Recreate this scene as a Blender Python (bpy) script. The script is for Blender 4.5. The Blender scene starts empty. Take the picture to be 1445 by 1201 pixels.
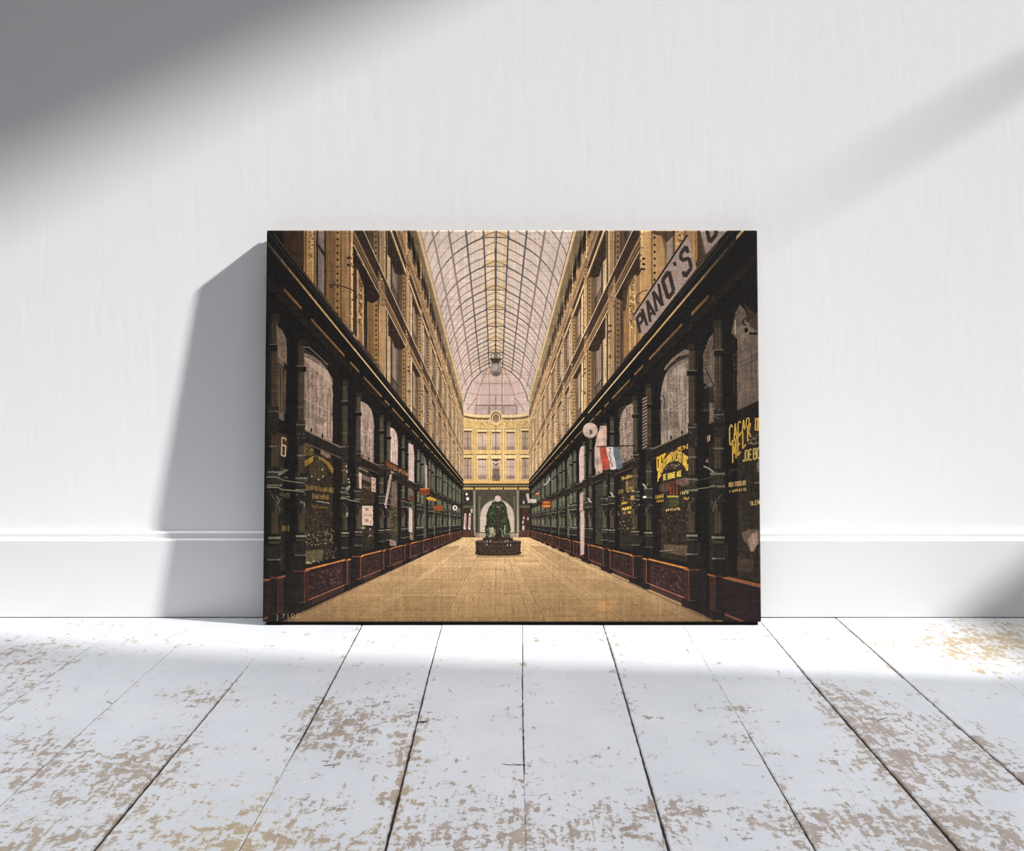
import bpy, bmesh, math, random
import numpy as np
from mathutils import Vector, noise as mnoise

scene = bpy.context.scene
C = scene.collection
random.seed(7)

# ------------------------------------------------------------------ camera
CAM_D, CAM_H, F_PX = 2.6, 0.5735, 1768.0
cam_data = bpy.data.cameras.new('camera')
cam_data.sensor_width = 36.0
cam_data.lens = 36.0 * F_PX / 1445.0
cam_data.shift_x = -6.5 / 1445.0
cam_data.shift_y = -120.5 / 1445.0
cam_data.clip_start = 0.02
cam = bpy.data.objects.new('camera', cam_data)
C.objects.link(cam)
cam.location = (0, -CAM_D, CAM_H)
cam.rotation_euler = (math.radians(90), 0, 0)
scene.camera = cam

# ------------------------------------------------------------------ helpers
def lin(c):
    return tuple(((v / 255.0) / 12.92 if v / 255.0 <= 0.04045 else ((v / 255.0 + 0.055) / 1.055) ** 2.4) for v in c) + (1.0,)

def link(name, bm, mat=None, parent=None, smooth=False):
    me = bpy.data.meshes.new(name)
    bmesh.ops.recalc_face_normals(bm, faces=bm.faces[:])
    bm.to_mesh(me)
    bm.free()
    o = bpy.data.objects.new(name, me)
    C.objects.link(o)
    if mat:
        me.materials.append(mat)
    if parent:
        o.parent = parent
    if smooth:
        for p in me.polygons:
            p.use_smooth = True
    return o

def box(bm, x0, x1, y0, y1, z0, z1):
    v = [bm.verts.new((x, y, z)) for x in (x0, x1) for y in (y0, y1) for z in (z0, z1)]
    for f in ((0, 1, 3, 2), (4, 6, 7, 5), (0, 4, 5, 1), (2, 3, 7, 6), (0, 2, 6, 4), (1, 5, 7, 3)):
        bm.faces.new([v[i] for i in f])
    return v

def prism(bm, pts, axis, a, b):
    """extrude a closed 2-D outline along an axis"""
    def mk(p, t):
        return {'x': (t, p[0], p[1]), 'y': (p[0], t, p[1]), 'z': (p[0], p[1], t)}[axis]
    va = [bm.verts.new(mk(p, a)) for p in pts]
    vb = [bm.verts.new(mk(p, b)) for p in pts]
    n = len(pts)
    bm.faces.new(va)
    bm.faces.new(list(reversed(vb)))
    for i in range(n):
        bm.faces.new((va[i], vb[i], vb[(i + 1) % n], va[(i + 1) % n]))

def new_mat(name, rough=0.6, spec=0.3):
    m = bpy.data.materials.new(name)
    m.use_nodes = True
    nt = m.node_tree
    b = nt.nodes['Principled BSDF']
    b.inputs['Roughness'].default_value = rough
    b.inputs['Specular IOR Level'].default_value = spec
    return m, nt, b

def node(nt, typ, **kw):
    n = nt.nodes.new(typ)
    for k, v in kw.items():
        if k in n.inputs:
            n.inputs[k].default_value = v
        else:
            setattr(n, k, v)
    return n

def mixc(nt, fac, a, b):
    n = nt.nodes.new('ShaderNodeMix')
    n.data_type = 'RGBA'
    for sock, val in ((n.inputs[0], fac), (n.inputs[6], a), (n.inputs[7], b)):
        if hasattr(val, 'links'):
            nt.links.new(val, sock)
        else:
            sock.default_value = val
    return n.outputs[2]

def ramp(nt, src, p0, p1, c0=(0, 0, 0, 1), c1=(1, 1, 1, 1)):
    n = nt.nodes.new('ShaderNodeValToRGB')
    n.color_ramp.elements[0].position = p0
    n.color_ramp.elements[1].position = p1
    n.color_ramp.elements[0].color = c0
    n.color_ramp.elements[1].color = c1
    nt.links.new(src, n.inputs[0])
    return n.outputs[0]

def mathn(nt, op, a, b=None):
    n = nt.nodes.new('ShaderNodeMath')
    n.operation = op
    for i, v in enumerate((a, b)):
        if v is None:
            continue
        if hasattr(v, 'links'):
            nt.links.new(v, n.inputs[i])
        else:
            n.inputs[i].default_value = v
    return n.outputs[0]

def mapped(nt, scale, coord='Object'):
    tc = nt.nodes.new('ShaderNodeTexCoord')
    mp = nt.nodes.new('ShaderNodeMapping')
    mp.inputs['Scale'].default_value = scale
    nt.links.new(tc.outputs[coord], mp.inputs[0])
    return mp.outputs[0]

def noise_tex(nt, vec, scale, detail=4.0, rough=0.55, dist=0.0):
    n = nt.nodes.new('ShaderNodeTexNoise')
    n.inputs['Scale'].default_value = scale
    n.inputs['Detail'].default_value = detail
    n.inputs['Roughness'].default_value = rough
    n.inputs['Distortion'].default_value = dist
    nt.links.new(vec, n.inputs['Vector'])
    return n.outputs[0]

# ------------------------------------------------------------------ materials
# white wall paint with long vertical roller marks
M_wall, nt, b = new_mat('white_wall_paint', 0.55, 0.25)
v = mapped(nt, (1, 1, 0.16))
n1 = noise_tex(nt, v, 34, 5, 0.6, 0.4)
n2 = noise_tex(nt, v, 120, 3, 0.5)
nt.links.new(ramp(nt, noise_tex(nt, mapped(nt, (1, 1, 1)), 1.6, 2), 0.3, 0.75, lin((233, 233, 234)), lin((236, 236, 237))), b.inputs['Base Color'])
bump = node(nt, 'ShaderNodeBump', Strength=0.07, Distance=0.004)
nt.links.new(mathn(nt, 'ADD', n1, mathn(nt, 'MULTIPLY', n2, 0.35)), bump.inputs['Height'])
nt.links.new(bump.outputs[0], b.inputs['Normal'])

M_base, nt, b = new_mat('white_baseboard_satin', 0.6, 0.2)
b.inputs['Base Color'].default_value = lin((222, 222, 223))
v = mapped(nt, (0.08, 1, 1))
bump = node(nt, 'ShaderNodeBump', Strength=0.05, Distance=0.002)
nt.links.new(noise_tex(nt, v, 220, 3), bump.inputs['Height'])
nt.links.new(bump.outputs[0], b.inputs['Normal'])

M_dark, nt, b = new_mat('dark_void', 0.9, 0.1)
b.inputs['Base Color'].default_value = lin((40, 34, 30))

M_black, nt, b = new_mat('shadow_black_wood', 0.7, 0.2)  # black puts the shadow under the canvas into the foot bar
nt.links.new(ramp(nt, noise_tex(nt, mapped(nt, (0.2, 1, 1)), 90), 0.3, 0.7, lin((8, 8, 8)), lin((18, 17, 17))), b.inputs['Base Color'])

# chipped white paint on boards; the 'wear' attribute says where the paint has gone most
M_floor, nt, b = new_mat('chipped_white_floor_paint', 0.5, 0.3)
att = nt.nodes.new('ShaderNodeAttribute')
att.attribute_name = 'wear'
sep = nt.nodes.new('ShaderNodeSeparateColor')
nt.links.new(att.outputs['Color'], sep.inputs[0])
wear, yellow, rnd = sep.outputs[0], sep.outputs[1], sep.outputs[2]
tc = nt.nodes.new('ShaderNodeTexCoord')
mp = nt.nodes.new('ShaderNodeMapping')
mp.inputs['Scale'].default_value = (1.0, 0.85, 1.0)
nt.links.new(tc.outputs['Object'], mp.inputs[0])
off = nt.nodes.new('ShaderNodeVectorMath')
off.operation = 'ADD'
comb = nt.nodes.new('ShaderNodeCombineXYZ')
nt.links.new(mathn(nt, 'MULTIPLY', rnd, 37.0), comb.inputs[2])
nt.links.new(mp.outputs[0], off.inputs[0])
nt.links.new(comb.outputs[0], off.inputs[1])
vec = off.outputs[0]
big = noise_tex(nt, vec, 40, 9, 0.74, 0.45)          # flakes
fine = noise_tex(nt, vec, 110, 5, 0.65, 0.4)         # specks
mp2 = nt.nodes.new('ShaderNodeMapping')
mp2.inputs['Scale'].default_value = (1.0, 0.20, 1.0)
nt.links.new(vec, mp2.inputs[0])
grain = noise_tex(nt, mp2.outputs[0], 130, 4, 0.6, 0.2)   # along the wood grain
field = mathn(nt, 'ADD', mathn(nt, 'MULTIPLY', big, 0.50), mathn(nt, 'ADD', mathn(nt, 'MULTIPLY', fine, 0.24), mathn(nt, 'MULTIPLY', grain, 0.26)))
thr = mathn(nt, 'SUBTRACT', 0.672, mathn(nt, 'MULTIPLY', wear, 0.160))
d = mathn(nt, 'SUBTRACT', field, thr)
chip = ramp(nt, mathn(nt, 'ADD', mathn(nt, 'MULTIPLY', d, 24.0), 0.5), 0.3, 0.7)
halo = ramp(nt, mathn(nt, 'ADD', mathn(nt, 'MULTIPLY', d, 12.0), 0.78), 0.2, 0.8)
specks = ramp(nt, noise_tex(nt, vec, 140, 4, 0.7, 0.6), 0.655, 0.69)
paint = ramp(nt, noise_tex(nt, vec, 9, 4), 0.3, 0.7, lin((157, 159, 163)), lin((165, 166, 169)))
smudge = ramp(nt, noise_tex(nt, vec, 17, 6, 0.7), 0.6, 0.8)
paint = mixc(nt, mathn(nt, 'MULTIPLY', smudge, 0.35), paint, lin((136, 141, 153)))
hair = ramp(nt, grain, 0.60, 0.74)
paint = mixc(nt, mathn(nt, 'MULTIPLY', hair, 0.30), paint, lin((136, 136, 141)))
undercoat = mixc(nt, yellow, lin((153, 150, 150)), lin((167, 153, 120)))
paint = mixc(nt, mathn(nt, 'MULTIPLY', halo, 0.6), paint, undercoat)
wood = ramp(nt, noise_tex(nt, mp2.outputs[0], 60, 5, 0.65), 0.3, 0.72, lin((106, 95, 88)), lin((136, 125, 117)))
wood = mixc(nt, mathn(nt, 'MULTIPLY', yellow, 0.6), wood, lin((152, 134, 98)))
col = mixc(nt, mathn(nt, 'MULTIPLY', chip, 0.95), paint, wood)
col = mixc(nt, mathn(nt, 'MULTIPLY', specks, 0.55), col, lin((112, 103, 97)))
nt.links.new(col, b.inputs['Base Color'])
bump = node(nt, 'ShaderNodeBump', Strength=0.35, Distance=0.0015)
hgt = mathn(nt, 'ADD', mathn(nt, 'SUBTRACT', 1.0, chip), mathn(nt, 'MULTIPLY', grain, 0.5))
nt.links.new(hgt, bump.inputs['Height'])
nt.links.new(bump.outputs[0], b.inputs['Normal'])

# ------------------------------------------------------------------ setting
def structure(o):
    o['kind'] = 'structure'
    return o

bm = bmesh.new()
box(bm, -3.6, 3.0, 0.0, 0.15, -0.05, 1.55)
structure(link('wall_back', bm, M_wall))

# baseboard: flat board, cove and rounded bead on top (outline in y,z)
prof = [(0.0, 0.0016), (-0.0125, 0.0016), (-0.0125, 0.1585), (-0.0122, 0.1600), (-0.0112, 0.1612), (-0.0082, 0.1622),
        (-0.0074, 0.1640), (-0.0072, 0.1690), (-0.0072, 0.1725), (-0.0066, 0.1745), (-0.0050, 0.1760), (-0.0025, 0.1768), (0.0, 0.1770)]
bm = bmesh.new()
prism(bm, prof, 'x', -3.6, 3.0)
structure(link('baseboard_back', bm, M_base))

# unseen right-hand wall; its raked window opening is shaped to throw the shade edges (outline in y,z)
XR = 3.0
win = [(-0.16, 1.627), (-1.003, 1.627), (-1.205, 2.69), (-1.20, 3.2), (-1.20, 4.227), (-1.0388, 4.04), (-0.8287, 3.798), (-0.16, 3.03)]
bm = bmesh.new()
out = [(0.15, -0.05), (-4.2, -0.05), (-4.2, 5.6), (0.15, 5.6)]
for xx in (XR, XR + 0.02):
    vo = [bm.verts.new((xx, y, z)) for y, z in out]
    vi = [bm.verts.new((xx, y, z)) for y, z in win]
    eo = [bm.edges.new((vo[i], vo[(i + 1) % 4])) for i in range(4)]
    ei = [bm.edges.new((vi[i], vi[(i + 1) % len(vi)])) for i in range(len(vi))]
    bmesh.ops.triangle_fill(bm, use_beauty=True, edges=eo + ei)
structure(link('wall_right', bm, M_wall))

# unseen bar added to cast the shadow strip, tapered so the strip fades
bm = bmesh.new()
stations = [(-0.12, 2.40, 0.046), (-0.4967, 2.642, 0.042), (-0.56, 2.69, 0.028), (-0.6337, 2.75, 0.013), (-0.72, 2.84, 0.003)]
rings = []
for y, z, t in stations:
    n = Vector((0, 0.56, 0.83))
    rings.append([bm.verts.new((XR + 0.01 + 0.5 * t * math.cos(a), y + 0.5 * t * math.sin(a) * -0.5, z + 0.5 * t * math.sin(a))) for a in [k * math.pi / 4 for k in range(8)]])
for r0, r1 in zip(rings, rings[1:]):
    for k in range(8):
        bm.faces.new((r0[k], r0[(k + 1) % 8], r1[(k + 1) % 8], r1[k]))
bm.faces.new(rings[0])
bm.faces.new(list(reversed(rings[-1])))
structure(link('shadow_bar', bm, M_base, smooth=True))

# ------------------------------------------------------------------ floor boards
def floor_pt(px, py):
    d = F_PX * CAM_H / (py - 480.0)
    return ((px - 729.0) * d / F_PX, d - CAM_D)

SEAM0, PITCH = (737 - 729) / 680.0, 0.1618
# seam widths in mm at rows of the photograph (870 is the wall, 1201 the near edge)
SEAM_W = {-7: [(870, .5), (1201, .8)], -6: [(870, .5), (1201, 1.0)], -5: [(870, .9), (1000, .7), (1201, .9)], -4: [(870, .2), (930, .5), (1201, .8)],
          -3: [(870, .2), (935, .5), (960, 1.6), (1080, 3.0), (1201, 3.4)], -2: [(870, 1.4), (900, 2.0), (1040, 2.6), (1065, 1.0), (1100, .4), (1201, .6)],
          -1: [(870, .8), (920, 1.6), (1010, 2.6), (1080, 3.2), (1201, 3.8)], 0: [(870, .7), (930, 1.3), (1085, 1.7), (1100, .4), (1201, .7)],
          1: [(870, .9), (920, 2.2), (1080, 3.0), (1201, 3.2)], 2: [(870, .2), (1000, .4), (1040, 1.2), (1201, 2.4)],
          3: [(870, .8), (930, 1.6), (980, 3.4), (1090, 4.0), (1201, 4.6)], 4: [(870, 1.0), (940, 2.2), (1201, 2.8)],
          5: [(870, .4), (1201, .7)], 6: [(870, .5), (1201, .8)]}
# worn places: photo pixel centre, radius across / along the boards (m), strength, yellowness
WEAR = [(500, 1015, .075, .16, .95, .1), (470, 1040, .05, .10, .8, .1), (600, 1040, .02, .16, 1.0, .2), (285, 985, .06, .08, .75, .3),
        (130, 1100, .10, .14, .85, .2), (215, 1060, .05, .12, .5, .2), (40, 1060, .06, .14, .75, .15), (40, 925, .10, .16, .75, .2), (20, 975, .08, .12, .65, .1),
        (90, 1185, .12, .08, .8, .3), (280, 1130, .06, .10, .5, .8), (330, 1185, .08, .06, .75, .9), (455, 1140, .04, .08, .8, .1), (440, 1190, .10, .05, .65, .4),
        (660, 1130, .07, .10, .65, .1), (690, 1170, .08, .06, .65, .1), (630, 1190, .05, .04, .8, .1), (830, 1070, .05, .06, .55, .1), (850, 1140, .06, .07, .6, .1),
        (880, 1170, .06, .05, .8, .1), (800, 1195, .05, .05, .5, .1), (985, 1140, .05, .06, .7, .1), (1020, 1045, .05, .05, .55, .1), (1080, 1160, .06, .06, .55, .1),
        (1210, 990, .055, .11, .95, .1), (1290, 1035, .09, .10, .85, .15), (1260, 1075, .06, .08, .85, .1), (1330, 1090, .07, .09, .75, .1), (1240, 1165, .12, .08, .9, .15),
        (1350, 1170, .09, .10, .8, .1), (1420, 1080, .06, .10, .8, .1), (1400, 1190, .08, .06, .8, .1), (1380, 915, .16, .16, .8, .9), (1440, 900, .12, .20, .7, .9),
        (1100, 900, .14, .06, .35, .8), (820, 905, .10, .06, .25, .6), (520, 905, .10, .08, .25, .3), (240, 905, .08, .08, .5, .5), (130, 880, .12, .1, .4, .6),
        (1080, 955, .06, .06, .4, .1), (880, 990, .05, .05, .35, .1), (1015, 1000, .05, .06, .4, .1), (925, 1012.5, .022, .006, 1.1, .1), (986, 1020.5, .016, .006, 1.1, .1), (1070, 1018.5, .028, .005, 1.1, .1), (892, 977.5, .02, .006, .9, .1), (1150, 1080, .05, .05, .5, .1), (700, 1000, .04, .05, .2, .1),
        (350, 1050, .06, .06, .25, .2), (575, 1090, .02, .14, .9, .5), (1260, 1110, .02, .14, .9, .4), (1175, 1000, .02, .10, .8, .2), (440, 1000, .03, .06, .7, .1)]
WEAR = [floor_pt(a, c) + (rx, ry, s, yl) for a, c, rx, ry, s, yl in WEAR]

def seam_x(i, y):
    return SEAM0 + i * PITCH + 0.0022 * math.sin(y * 2.3 + i * 1.7) * min(1.0, -y * 2)

def seam_mm(i, y):
    t = SEAM_W.get(i, [(870, .6), (1201, .9)])
    return float(np.interp(480.0 + F_PX * CAM_H / (y + CAM_D), [q[0] for q in t], [q[1] for q in t]))

def gap(i, y):
    w = seam_mm(i, y)
    k = mnoise.noise(Vector((i * 7.3, y * 9.0, 0))) * 0.5 + mnoise.noise(Vector((i * 3.1, y * 45.0, 4))) * 0.5
    if w < 1.1:                      # fine seams are bridged by paint here and there
        k = k * 1.6 - 0.25
    return max(0.00004, 0.001 * w * (0.95 + 0.85 * k))

bm = bmesh.new()
colour = bm.loops.layers.float_color.new('wear')
NY = 340
Y_NEAR, Y_FAR = -1.62, -0.012
ys = [Y_FAR + (Y_NEAR - Y_FAR) * j / NY for j in range(NY + 1)]
T = 0.022
for i in range(-9, 10):
    r_i = random.random()
    lift = random.uniform(-0.0002, 0.0002)
    rows = []
    for y in ys:
        g0, g1 = gap(i, y), gap(i + 1, y)
        j0 = 0.0007 * mnoise.noise(Vector((i * 5.0, y * 60, 9)))
        j1 = 0.0007 * mnoise.noise(Vector((i * 5.0 + 2, y * 60, 9)))
        xa = seam_x(i, y) + 0.5 * g0 + j0
        xb = seam_x(i + 1, y) - 0.5 * g1 + j1
        cup = [0.0, 0.25, 0.5, 0.75, 1.0]
        ba, bb = min(1.0, g0 / 0.0024), min(1.0, g1 / 0.0024)
        row = [bm.verts.new((xa, y, -T)), bm.verts.new((xa, y, -0.0022 * ba + lift)), bm.verts.new((xa + 0.0004 + 0.0014 * ba, y, -0.0004 * ba + lift))]
        for c in cup[1:-1]:
            row.append(bm.verts.new((xa + (xb - xa) * c, y, lift)))
        row += [bm.verts.new((xb - 0.0004 - 0.0014 * bb, y, -0.0004 * bb + lift)), bm.verts.new((xb, y, -0.0022 * bb + lift)), bm.verts.new((xb, y, -T))]
        rows.append(row)
    for ra, rb in zip(rows, rows[1:]):
        for k in range(len(ra) - 1):
            f = bm.faces.new((ra[k], rb[k], rb[k + 1], ra[k + 1]))
            for lp in f.loops:
                x, y, z = lp.vert.co
                w, yl, ws = 0.43, 0.0, 0.0
                for cx, cy, rx, ry, s, ye in WEAR:
                    q = ((x - cx) / rx) ** 2 + ((y - cy) / ry) ** 2
                    if q < 6:
                        e = s * math.exp(-q)
                        w += 0.9 * e * (1 - 0.55 * w)
                        yl += e * ye
                        ws += e
                edge = min(abs(x - seam_x(i, y)), abs(x - seam_x(i + 1, y)))
                near = 0.001 * max(seam_mm(i, y), seam_mm(i + 1, y))
                w += 0.30 * math.exp(-edge / 0.006) * min(1.0, near / 0.003)
                if k in (0, len(ra) - 2):
                    w = max(w, 1.4)
                lp[colour] = (min(1.6 if k in (0, len(ra) - 2) else 1.12, w), (yl / ws) if ws > 0.05 else 0.15, r_i, 1.0)
    bm.faces.new(rows[0])
    bm.faces.new(list(reversed(rows[-1])))
# short dark splits and nail slots in the boards
n_before = len(bm.faces)
for x0, y0, x1, y1, wmm in ((708, 1078.5, 723, 1080, 1.6), (723, 1080, 741, 1079.5, 2.4), (588, 1019, 603, 1018, 3.0), (590, 1020.5, 604, 1019, 2.0), (456, 1081, 472, 1080, 1.2),
                            (8, 905, 17, 904, 1.6), (1220, 1015, 1232, 1014, 1.0), (1238, 1017, 1252, 1013, 1.0), (150, 990, 158, 993, 1.0)):
    a, c = Vector(floor_pt(x0, y0)), Vector(floor_pt(x1, y1))
    t = (c - a)
    n = Vector((-t.y, t.x)).normalized() * (0.0005 * wmm)
    m = (a + c) * 0.5 + Vector((0, random.uniform(-.001, .001)))
    ring = [a, m - n, c, m + n]
    up = [bm.verts.new((q.x, q.y, 0.0006)) for q in ring]
    dn = [bm.verts.new((q.x, q.y, -0.004)) for q in ring]
    bm.faces.new(up)
    for k in range(4):
        bm.faces.new((up[k], dn[k], dn[(k + 1) % 4], up[(k + 1) % 4]))
bm.faces.ensure_lookup_table()
for f in bm.faces[n_before:]:
    f.material_index = 1
# sub-floor seen down in the gaps
fl = link('floor', bm, M_floor)
fl.data.materials.append(M_dark)
structure(fl)
bm = bmesh.new()
box(bm, -3.6, 3.0, -4.2, 0.15, -0.06, -T - 0.001)
structure(link('subfloor', bm, M_dark))  # dark sub-floor slab under the boards
# ------------------------------------------------------------------ the printed picture
# A view down a glass-roofed arcade, drawn polygon by polygon into an array.
# Coordinates: picture units (x 374..1072, y 325..878); P(side, w, h, z) gives
# a point of the arcade (w across, h up, z away) in those units.
TEX_W, TEX_H = 2100, 1660
prng = np.random.RandomState(11)
ART = np.zeros((TEX_H, TEX_W, 3), dtype=np.float32)
VX, VY = 699.5, 737.0

_za, _zb = -155.0 * 2.56, 398.0 * 2.518

def tex(x, y):
    """picture units -> texture pixels"""
    yy = y - 480.0
    t = (_za - yy * 2.56) / (yy * (2.518 - 2.56) - (_zb - _za))
    d = 2.56 + (2.518 - 2.56) * t
    u = ((x - 729.0) * d / 1768.0 + 0.0094) / 1.0025 + 0.5
    return u * TEX_W, t * TEX_H

_ty = (np.arange(TEX_H) + 0.5) / TEX_H
_d = 2.56 + (2.518 - 2.56) * _ty
PY = ((_za + (_zb - _za) * _ty) / _d + 480.0).astype(np.float32)[:, None] * np.ones((1, TEX_W), np.float32)
PX = (((np.arange(TEX_W) + 0.5) / TEX_W - 0.5)[None, :] * 1.0025 - 0.0094) * 1768.0 / _d[:, None] + 729.0
PX = PX.astype(np.float32)

def vnoise(shape, cell_x, cell_y, seed):
    """smooth value noise, -1..1"""
    r = np.random.RandomState(seed)
    h, w = shape
    gh, gw = int(h / cell_y) + 3, int(w / cell_x) + 3
    g = r.uniform(-1, 1, (gh, gw)).astype(np.float32)
    yy = np.arange(h) / cell_y
    xx = np.arange(w) / cell_x
    y0, x0 = yy.astype(int), xx.astype(int)
    fy, fx = (yy - y0)[:, None], (xx - x0)[None, :]
    fy, fx = fy * fy * (3 - 2 * fy), fx * fx * (3 - 2 * fx)
    a = g[y0][:, x0] * (1 - fx) + g[y0][:, x0 + 1] * fx
    b = g[y0 + 1][:, x0] * (1 - fx) + g[y0 + 1][:, x0 + 1] * fx
    return (a * (1 - fy) + b * fy).astype(np.float32)

N_SPECK = vnoise((TEX_H, TEX_W), 4, 4, 1)
N_FINE = vnoise((TEX_H, TEX_W), 7, 7, 2)
N_MED = vnoise((TEX_H, TEX_W), 18, 18, 3)
N_BIG = vnoise((TEX_H, TEX_W), 60, 60, 4)
N_VERT = vnoise((TEX_H, TEX_W), 5, 60, 5)
N_HOR = vnoise((TEX_H, TEX_W), 60, 5, 6)

def fill(pts, col, a=1.0, tx=0.0, vert=0.0, spk=0.0, mask=None):
    """flat polygon; tx/vert/spk add mottling, upright streaks and specks (in grey levels)"""
    q = np.array([tex(*p) for p in pts], dtype=np.float64)
    x0, y0 = np.floor(q.min(0)).astype(int)
    x1, y1 = np.ceil(q.max(0)).astype(int)
    x0, y0, x1, y1 = max(0, x0), max(0, y0), min(TEX_W, x1 + 1), min(TEX_H, y1 + 1)
    if x1 <= x0 or y1 <= y0:
        return
    gy = (np.arange(y0, y1) + 0.5)
    gx = (np.arange(x0, x1) + 0.5)
    ins = np.zeros((y1 - y0, x1 - x0), dtype=bool)
    n = len(q)
    for i in range(n):
        ax, ay = q[i]
        bx, by = q[(i + 1) % n]
        if ay == by:
            continue
        m = (gy >= min(ay, by)) & (gy < max(ay, by))
        if not m.any():
            continue
        xc = ax + (gy[m] - ay) * (bx - ax) / (by - ay)
        ins[m] ^= gx[None, :] > xc[:, None]
    if not ins.any():
        return
    s = (slice(y0, y1), slice(x0, x1))
    if callable(col):
        c = col(PX[s], PY[s])
    else:
        c = np.broadcast_to(np.array(col, np.float32), ins.shape + (3,))
    if tx or vert or spk:
        nz = tx * (0.5 * N_FINE[s] + 0.5 * N_MED[s]) + vert * N_VERT[s] + spk * np.clip(np.abs(N_SPECK[s]) * 2 - 0.9, -0.3, 1) * np.sign(N_SPECK[s])
        c = c * (1 + nz[..., None] / 100.0)
    if mask is not None:
        ins = ins & mask(PX[s], PY[s], N_FINE[s], N_SPECK[s])
    k = (ins * a)[..., None]
    ART[s] = ART[s] * (1 - k) + c * k

def line(p, q, wd, col, a=1.0, wd2=None):
    wd2 = wd if wd2 is None else wd2
    dx, dy = q[0] - p[0], q[1] - p[1]
    L = math.hypot(dx, dy) or 1e-6
    nx, ny = -dy / L * 0.5, dx / L * 0.5
    fill([(p[0] + nx * wd, p[1] + ny * wd), (q[0] + nx * wd2, q[1] + ny * wd2), (q[0] - nx * wd2, q[1] - ny * wd2), (p[0] - nx * wd, p[1] - ny * wd)], col, a)

def poly(pts, wd, col, a=1.0, wd2=None):
    n = len(pts) - 1
    wd2 = wd if wd2 is None else wd2
    for i in range(n):
        line(pts[i], pts[i + 1], wd + (wd2 - wd) * i / n, col, a, wd + (wd2 - wd) * (i + 1) / n)

def ell(cx, cy, rx, ry, col, a=1.0, a0=0, a1=360, **k):
    n = 28
    fill([(cx + rx * math.cos(math.radians(a0 + (a1 - a0) * i / n)), cy + ry * math.sin(math.radians(a0 + (a1 - a0) * i / n))) for i in range(n + 1)], col, a, **k)

def arc(cx, cy, rx, ry, a0, a1, wd, col, a=1.0, n=16):
    poly([(cx + rx * math.cos(math.radians(a0 + (a1 - a0) * i / n)), cy + ry * math.sin(math.radians(a0 + (a1 - a0) * i / n))) for i in range(n + 1)], wd, col, a)

def rect(x0, y0, x1, y1, col, a=1.0, **k):
    fill([(x0, y0), (x1, y0), (x1, y1), (x0, y1)], col, a, **k)

def P(sd, w, h, z):
    """sd -1 left, +1 right"""
    s = 1000.0 / z if sd < 0 else 1036.0 / (z + 0.10)
    hs = s if sd < 0 else s / 1.036
    return (VX + sd * s * w, VY - h * hs)

def wq(sd, w, z0, z1, h0, h1, col, a=1.0, h0b=None, h1b=None, **k):
    """a quad on a wall plane from z0 to z1"""
    fill([P(sd, w, h0, z0), P(sd, w, h0 if h0b is None else h0b, z1), P(sd, w, h1 if h1b is None else h1b, z1), P(sd, w, h1, z0)], col, a, **k)

def fq(sd, z, w0, w1, h0, h1, col, a=1.0, **k):
    """a quad facing the viewer at distance z"""
    fill([P(sd, w0, h0, z), P(sd, w1, h0, z), P(sd, w1, h1, z), P(sd, w0, h1, z)], col, a, **k)

def wl(sd, w, z0, z1, h, th, col, a=1.0):
    wq(sd, w, z0, z1, h - th / 2, h + th / 2, col, a)

# stroke letters on a 4 x 6 grid (x right, y up)
GLYPH = {
    'A': [[(0, 0), (2, 6), (4, 0)], [(0.8, 2.2), (3.2, 2.2)]], 'B': [[(0, 0), (0, 6), (3, 6), (3.8, 5), (3, 3.2), (0, 3.2)], [(3, 3.2), (4, 1.8), (3.2, 0), (0, 0)]],
    'C': [[(4, 5), (3, 6), (1, 6), (0, 5), (0, 1), (1, 0), (3, 0), (4, 1)]], 'D': [[(0, 0), (0, 6), (2.8, 6), (4, 4.6), (4, 1.4), (2.8, 0), (0, 0)]],
    'E': [[(4, 6), (0, 6), (0, 0), (4, 0)], [(0, 3.1), (3, 3.1)]], 'G': [[(4, 5), (3, 6), (1, 6), (0, 5), (0, 1), (1, 0), (3, 0), (4, 1), (4, 2.8), (2.4, 2.8)]],
    'H': [[(0, 0), (0, 6)], [(4, 0), (4, 6)], [(0, 3), (4, 3)]], 'I': [[(2, 0), (2, 6)]], 'K': [[(0, 0), (0, 6)], [(4, 6), (0, 2.6)], [(1.2, 3.6), (4, 0)]],
    'L': [[(0, 6), (0, 0), (4, 0)]], 'M': [[(0, 0), (0, 6), (2, 2), (4, 6), (4, 0)]], 'N': [[(0, 0), (0, 6), (4, 0), (4, 6)]],
    'O': [[(1, 0), (0, 1.2), (0, 4.8), (1, 6), (3, 6), (4, 4.8), (4, 1.2), (3, 0), (1, 0)]], 'P': [[(0, 0), (0, 6), (3, 6), (4, 5), (4, 3.8), (3, 2.8), (0, 2.8)]],
    'R': [[(0, 0), (0, 6), (3, 6), (4, 5), (4, 3.9), (3, 3), (0, 3)], [(2, 3), (4, 0)]], 'S': [[(4, 5), (3, 6), (1, 6), (0, 5), (0, 4), (1, 3.2), (3, 2.8), (4, 2), (4, 1), (3, 0), (1, 0), (0, 1)]],
    'T': [[(2, 0), (2, 6)], [(0, 6), (4, 6)]], 'U': [[(0, 6), (0, 1), (1, 0), (3, 0), (4, 1), (4, 6)]], 'Z': [[(0, 6), (4, 6), (0, 0), (4, 0)]],
    'J': [[(4, 6), (4, 1), (3, 0), (1, 0), (0, 1.2)]], '1': [[(1, 5), (2, 6), (2, 0)], [(1, 0), (3, 0)]], '7': [[(0, 6), (4, 6), (1.4, 0)]], '.': [[(1.6, 0), (2.4, 0)]], ' ': [], '2': [[(0, 5), (1, 6), (3, 6), (4, 5), (4, 3.8), (0, 0), (4, 0)]], '0': [[(1, 0), (0, 1.2), (0, 4.8), (1, 6), (3, 6), (4, 4.8), (4, 1.2), (3, 0), (1, 0)]],
}

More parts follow.
